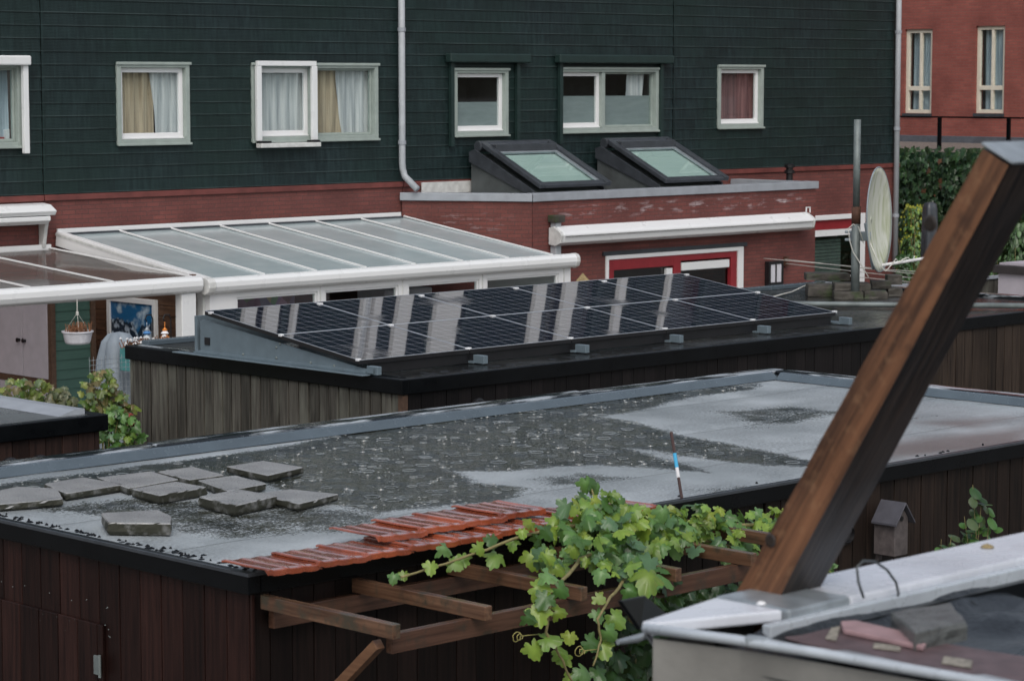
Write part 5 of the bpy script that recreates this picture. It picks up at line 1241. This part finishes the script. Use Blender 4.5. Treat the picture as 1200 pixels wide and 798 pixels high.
# ------------------------------------------------------------------ right hand background
WX=48.
fb=thing('brick_building',(WX,33,0),'red brick building in the distance with tall narrow cream windows','building')
wz=lambda y:AX(1060,y,WX).z
wh=[]
for a,b,ya,yb in ((1060,1092,35,133),(1143,1177,31,133)): wh.append((AX(b,80,WX).y,AX(a,80,WX).y,AX(a,yb,WX).z,AX(a,ya,WX).z))
wh+= [(wh[0][0]+5.6*0-6.0,wh[0][1]-6.0,wh[0][2],wh[0][3])] if False else []
m=MB();ys=(18.,60.)
for a,b,c,d in slabs(ys[0],ys[1],2.6,13,wh): m.box(WX,WX+.3,a,b,c,d)
m.build('wall','brick_far',fb)
B(WX+.301,WX+9,18,60,2.6,12.8).build('core','interior_dark',fb)
for (a,b,c,d) in wh:
    w=MB();xr=WX+.06
    sill=c+.52
    for (u0,u1,z0,z1) in ((a,b,c,d),): ring(w,a,b,c,d,xr,xr+.08,.085,ax=1)
    w.box(xr-.01,xr+.08,a+.086,b-.086,sill,sill+.10);mid=a+(b-a)*.46
    w.box(xr-.01,xr+.08,mid-.03,mid+.03,c+.086,sill-.001);w.box(xr-.01,xr+.08,mid-.03,mid+.03,sill+.101,d-.086)
    fr=w.build('window','cream_paint',fb,bevel=.006)
    B(xr+.05,xr+.056,a+.08,b-.08,c+.08,d-.08).build('pane','window_glass',fr)
    sv=sheet_wave(a,a+(b-a)*.48,c+.05,d-.05,0,.02,34,.06)
    sv.v=[Vector((xr+.15+v.y,v.x,v.z)) for v in sv.v];sv.build('curtain','curtain_blue',fr,smooth=True)
    sv=sheet_wave(a+(b-a)*.55,a+(b-a)*.85,c+.05,d-.05,0,.02,34,.0)
    sv.v=[Vector((xr+.17+v.y,v.x,v.z)) for v in sv.v];sv.build('curtain','curtain_blue',fr,smooth=True)
    B(WX-.04,WX+.05,a-.02,b+.02,c-.07,c-.002).build('sill','dark_grey',fb)
B(WX-.12,WX-.005,18,60,AX(1060,166,WX).z-.1,AX(1060,158.5,WX).z).build('base_ledge','dark_ledge',fb,bevel=.01)
GX=44.6;gz=AX(1060,176,GX).z
gzb=AX(1060,166,WX).z
m=MB();m.hexa([(GX+.1,18,gz-.3),(WX-.13,18,gz-.3),(WX-.13,60,gz-.3),(GX+.1,60,gz-.3)],[(GX+.1,18,gz-.02),(WX-.13,18,gzb),(WX-.13,60,gzb),(GX+.1,60,gz-.02)]);t=tag(m.build('gravel_terrace','gravel'),None,None,None,'structure')
t=thing('ivy_wall',(GX+.3,33,0),'high wall fully grown with dark green ivy below the gravel terrace','hedge')
B(GX,GX+.095,20,60,0,gz-.03).build('wall','green_plastic',t)
l=MB();l.c=[]
IV=[(.0,-.45),(.45,-.5),(.35,-.05),(.62,.2),(.2,.35),(.0,.85),(-.2,.35),(-.62,.2),(-.35,-.05),(-.45,-.5)]
for i in range(11000):
    y=rnd.uniform(26,42);z=rnd.uniform(.2,gz+.05);off=.10+.22*abs(noise.noise(Vector((y*1.2,z*1.2,3))))+rnd.uniform(0,.12)
    top=z>gz-.12
    if top: off=rnd.uniform(-.35,.3)
    c=rnd.choice(DARK+[(.03,.065,.03),(.02,.045,.022)]);k=rnd.uniform(.6,1.6)*(1.+.5*noise.noise(Vector((y*.8,z*.8,9))))
    if rnd.random()<.03: c=(.12,.045,.03)
    add_leaf(l,(GX-off,y,z),(-1,rnd.uniform(-.5,.5),rnd.uniform(-.1,.7)),(rnd.uniform(-.3,.1),rnd.uniform(-.5,.5),-1),rnd.uniform(.16,.30),tuple(x*k for x in c),.15,.15,IV)
l.build('foliage','hedge_leaf',t)
# railing
t=thing('metal_railing',(GX+.8,33,gz),'thin black metal railing on the terrace in front of the distant red brick building','railing')
rx=GX+.75;rz=AX(1060,136,rx).z
m=MB();m.box(rx-.02,rx+.02,20,60,rz-.035,rz);m.build('top_rail','black_trim',t)
for px in (1101,1182,1020,1262): q=AX(px,150,rx);B(rx-.025,rx+.025,q.y-.04,q.y+.04,gz-.05,rz-.036).build('post','black_trim',t)
# garden shrubs
def bush(c,r,h,n,pal,size,lab,name='garden_bush',outline=SIMPLE,flow=None,cat='bush'):
    t=thing(name,(c[0],c[1],0),lab,cat);l=MB();l.c=[];s_=MB();fm_=MB();fm_.c=[]
    for i in range(18):
        a=rnd.uniform(0,6.28);rr=rnd.uniform(0,r*.8);s_.tube([(c[0]+rr*.2*math.cos(a),c[1]+rr*.2*math.sin(a),0),(c[0]+rr*math.cos(a),c[1]+rr*math.sin(a),h*rnd.uniform(.6,1))],[.02,.006],5)
    for i in range(n):
        a=rnd.uniform(0,6.28);u=rnd.random();z=h*u**.8;R_=r*(1-.55*u**2)*(.75+.5*noise.noise(Vector((math.cos(a)*2,math.sin(a)*2,z*1.6+c[0]))));rr=R_*math.sqrt(rnd.random())
        p=(c[0]+rr*math.cos(a),c[1]+rr*math.sin(a),z);cc=rnd.choice(pal);k=rnd.uniform(.6,1.4)
        add_leaf(l,p,(math.cos(a),math.sin(a),rnd.uniform(0,1)),(math.cos(a)*.5,math.sin(a)*.5,-.8),rnd.uniform(.7,1.3)*size,tuple(x*k for x in cc),.2,.2,outline)
        if flow and u>.6 and rnd.random()<.35: add_leaf(fm_,(p[0],p[1],p[2]+.04),(-.5,-.5,.5),(0,0,1),size*.8,tuple(x*k for x in flow),.2,.2,outline)
    l.build('leaves','hedge_leaf',t);s_.build('stem','stem',t)
    if flow: fm_.build('flowers','vine_leaf',t)['kind']='stuff'
    return t
def gp_(px,py,Y): q=AY(px,py,Y);return (q.x,Y),q.z
(c,z)=gp_(1073,243,31.5);bush(c,.55,z,1500,GREEN,.13,'tall garden bush topped with yellow green flowers beside the right drainpipe',flow=(.40,.42,.03))
(c,z)=gp_(1112,270,31.);bush(c,.8,z,1500,[(.03,.09,.025),(.04,.11,.03),(.05,.13,.04)],.14,'rounded mid green garden bush between the drainpipe and the timber brace')
(c,z)=gp_(1058,300,29.);bush(c,.5,z,900,[(.03,.08,.03),(.05,.12,.05)],.12,'low fine leaved green bush just right of the satellite dish')
(c,z)=gp_(1195,262,27.);bush(c,1.5,z,3500,[(.05,.11,.035),(.07,.15,.05),(.04,.09,.035)],.16,'large light green bush at the right edge behind the white shed')
(c,z)=gp_(1150,300,29.);bush(c,1.2,z,1800,[(.03,.09,.03),(.045,.11,.04)],.14,'dark green bush seen just right of the timber brace')
# small tall sprig with yellow head
# folded garden umbrella
q=AY(1090,237,27.5)
t=thing('folded_parasol',(q.x,27.5,0),'dark grey folded parasol standing in the garden right of the drainpipe','parasol')
m=MB();N=24
for z,r in ((q.z,.05),(q.z-.03,.10),(q.z-.12,.12),(q.z-.5,.13),(q.z-1.2,.15),(q.z-1.7,.12)):
    for j in range(N): a=2*math.pi*j/N;rr=r*(1+.15*math.sin(a*4));m.v.append(Vector((q.x+rr*math.cos(a),27.5+rr*math.sin(a),z)))
for k in range(5):
    for j in range(N): m.f.append([k*N+j,k*N+(j+1)%N,(k+1)*N+(j+1)%N,(k+1)*N+j][::-1])
m.f.append(list(range(N)));m.build('cloth','dark_grey',t,smooth=True);MB().tube([(q.x,27.5,0),(q.x,27.5,q.z-1.6)],.03,8).build('pole','pole_metal',t)
# white shed at the right edge
q=AY(1170,320,20.);q2=AY(1170,306,20.)
t=thing('white_shed',(q.x,20,0),'pale walled shed with a dark roof edge at the right border','shed')
B(q.x,q.x+3,16.5,20,0,q.z).build('wall','shed_grey',t)
B(q.x-.06,q.x+3.1,16.4,20.06,q.z+.002,q.z+.11).build('roof_edge','roof_dark_far',t,bevel=.008);B(q.x+.02,q.x+3.0,16.5,20.0,q.z+.112,q.z+.14).build('roof','shed_grey',t)
q=AY(1100,333,21.)
t=thing('wooden_fence',(q.x,21,0),'low weathered grey fence behind the shed roof, left of the white shed','fence')
boards_x(MB(),q.x-2.2,q.x+3.4,21.05,0,q.z,.14).build('boards','solar_side_wood',t);B(q.x-2.2,q.x+3.4,21.0,21.09,q.z+.002,q.z+.04).build('cap','coping_grey',t)
# ------------------------------------------------------------------ garden between the sheds on the left
t=thing('wire_trellis',(14.2,19.3,0),'square wire mesh trellis in the garden gap beside the covered parasol','trellis')
m=MB();a=AY(105,440,19.3);b=AY(160,440,19.3);zt=AY(110,418,19.3).z
x=a.x
while x<b.x+.1: m.tube([(x,19.3,.2),(x,19.3,zt)],.0022,4);x+=.045
z=.4
while z<zt: m.tube([(a.x,19.3,z),(b.x+.1,19.3,z)],.0022,4);z+=.045
m.build('mesh','zinc',t)
MIX=[(.14,.24,.05),(.22,.30,.06),(.30,.34,.09),(.18,.25,.13),(.26,.20,.09)]
def cl_bush(px,py,Y,r,h,n,lab,pal=MIX,size=.105):
    q=AY(px,py,Y);t=thing('climbing_plant',(q.x,Y,0),lab,'plant','garden climbers between the sheds');l=MB();l.c=[];s_=MB()
    for i in range(int(n*1.6)):
        a=rnd.uniform(0,6.28);rr=r*math.sqrt(rnd.random());zz_=q.z-h+h*2*rnd.random();f=math.sqrt(max(0,1-((zz_-q.z)/h)**2))
        if zz_<0: continue
        c=rnd.choice(pal);k=rnd.uniform(.6,1.3)
        add_leaf(l,(q.x+rr*f*math.cos(a),Y+rr*f*.5*math.sin(a),zz_),(rnd.uniform(-.8,.2),rnd.uniform(-1,0),rnd.uniform(.1,1)),(rnd.uniform(-.6,.6),-.3,-.8),rnd.uniform(.7,1.3)*size,tuple(x*k for x in c),.3,.3)
    for i in range(5): s_.tube([(q.x+rnd.uniform(-.1,.1),Y,0),(q.x+rnd.uniform(-.2,.2),Y,q.z*.6),(q.x+rnd.uniform(-r,r)*.7,Y,q.z+rnd.uniform(0,h)*.8)],[.015,.01,.005],6)
    l.build('leaves','vine_leaf',t,smooth=True);s_.build('stem','stem',t)
cl_bush(20,466,18.6,.40,.16,70,'pale yellow green climber behind the small shed at the left edge')
cl_bush(118,462,18.4,.22,.20,60,'bright yellow green climber between the small shed and the trellis')
cl_bush(72,470,18.5,.14,.12,26,'small pale grey green sprig behind the small shed roof corner',pal=[(.17,.2,.12),(.22,.22,.14),(.15,.17,.06)])
cl_bush(135,515,18.3,.30,.28,110,'darker green climber low in the gap beside the weathered shed wall',pal=GREEN+MIX[:2])
cl_bush(135,480,18.5,.22,.16,44,'brownish green climber on the wire trellis',pal=MIX+[(.2,.1,.05)])
q=AY(148,492,18.9);t=thing('garden_cushion',(q.x,18.9,q.z-.06),'small red thing behind the wire trellis','garden item');MB().lathe((q.x,18.9,q.z-.06),[(.06,0),(.09,.03),(.09,.09),(.05,.12)],12).build('body','red_cushion',t);B(q.x-.02,q.x+.02,18.88,18.92,0,q.z-.061).build('stake','brown_post',t)
# ------------------------------------------------------------------ ground
m=MB();m.face([(-400,-400,-.01),(600,-400,-.01),(600,600,-.01),(-400,600,-.01)]);m.build('ground','paving');bpy.data.objects['ground']['kind']='structure'
m=MB();m.box(10.8,13.6,13.5,26,-.006,.05);tag(m.build('garden_soil','soil'),kind='structure')
# ------------------------------------------------------------------ sky and light
w=bpy.data.worlds.new('World');S.world=w;w.use_nodes=True;nt=w.node_tree;nt.nodes.clear()
o=nt.nodes.new('ShaderNodeOutputWorld');bg=nt.nodes.new('ShaderNodeBackground');sk=nt.nodes.new('ShaderNodeTexSky')
SUN=Vector((-.45,-.50,.74)).normalized()
sk.sky_type='NISHITA';sk.sun_disc=False;sk.sun_elevation=math.asin(SUN.z);sk.sun_rotation=math.atan2(SUN.x,SUN.y);sk.dust_density=4;sk.air_density=1.2;sk.ozone_density=1
hs=nt.nodes.new('ShaderNodeHueSaturation');hs.inputs['Saturation'].default_value=.55
nt.links.new(sk.outputs[0],hs.inputs['Color']);nt.links.new(hs.outputs[0],bg.inputs[0]);bg.inputs[1].default_value=.135
nt.links.new(bg.outputs[0],o.inputs[0])
sl=bpy.data.lights.new('sun','SUN');so=bpy.data.objects.new('sun',sl);COL.objects.link(so);so.location=(0,-10,20)
so.rotation_euler=SUN.to_track_quat('Z','Y').to_euler();sl.energy=.5;sl.angle=R(40);sl.color=(1,.985,.965)
vs=S.view_settings;vs.view_transform='Standard';vs.look='None';vs.gamma=1;vs.exposure=.2
S.cycles.use_denoising=True
S.cycles.max_bounces=6;S.cycles.transparent_max_bounces=10
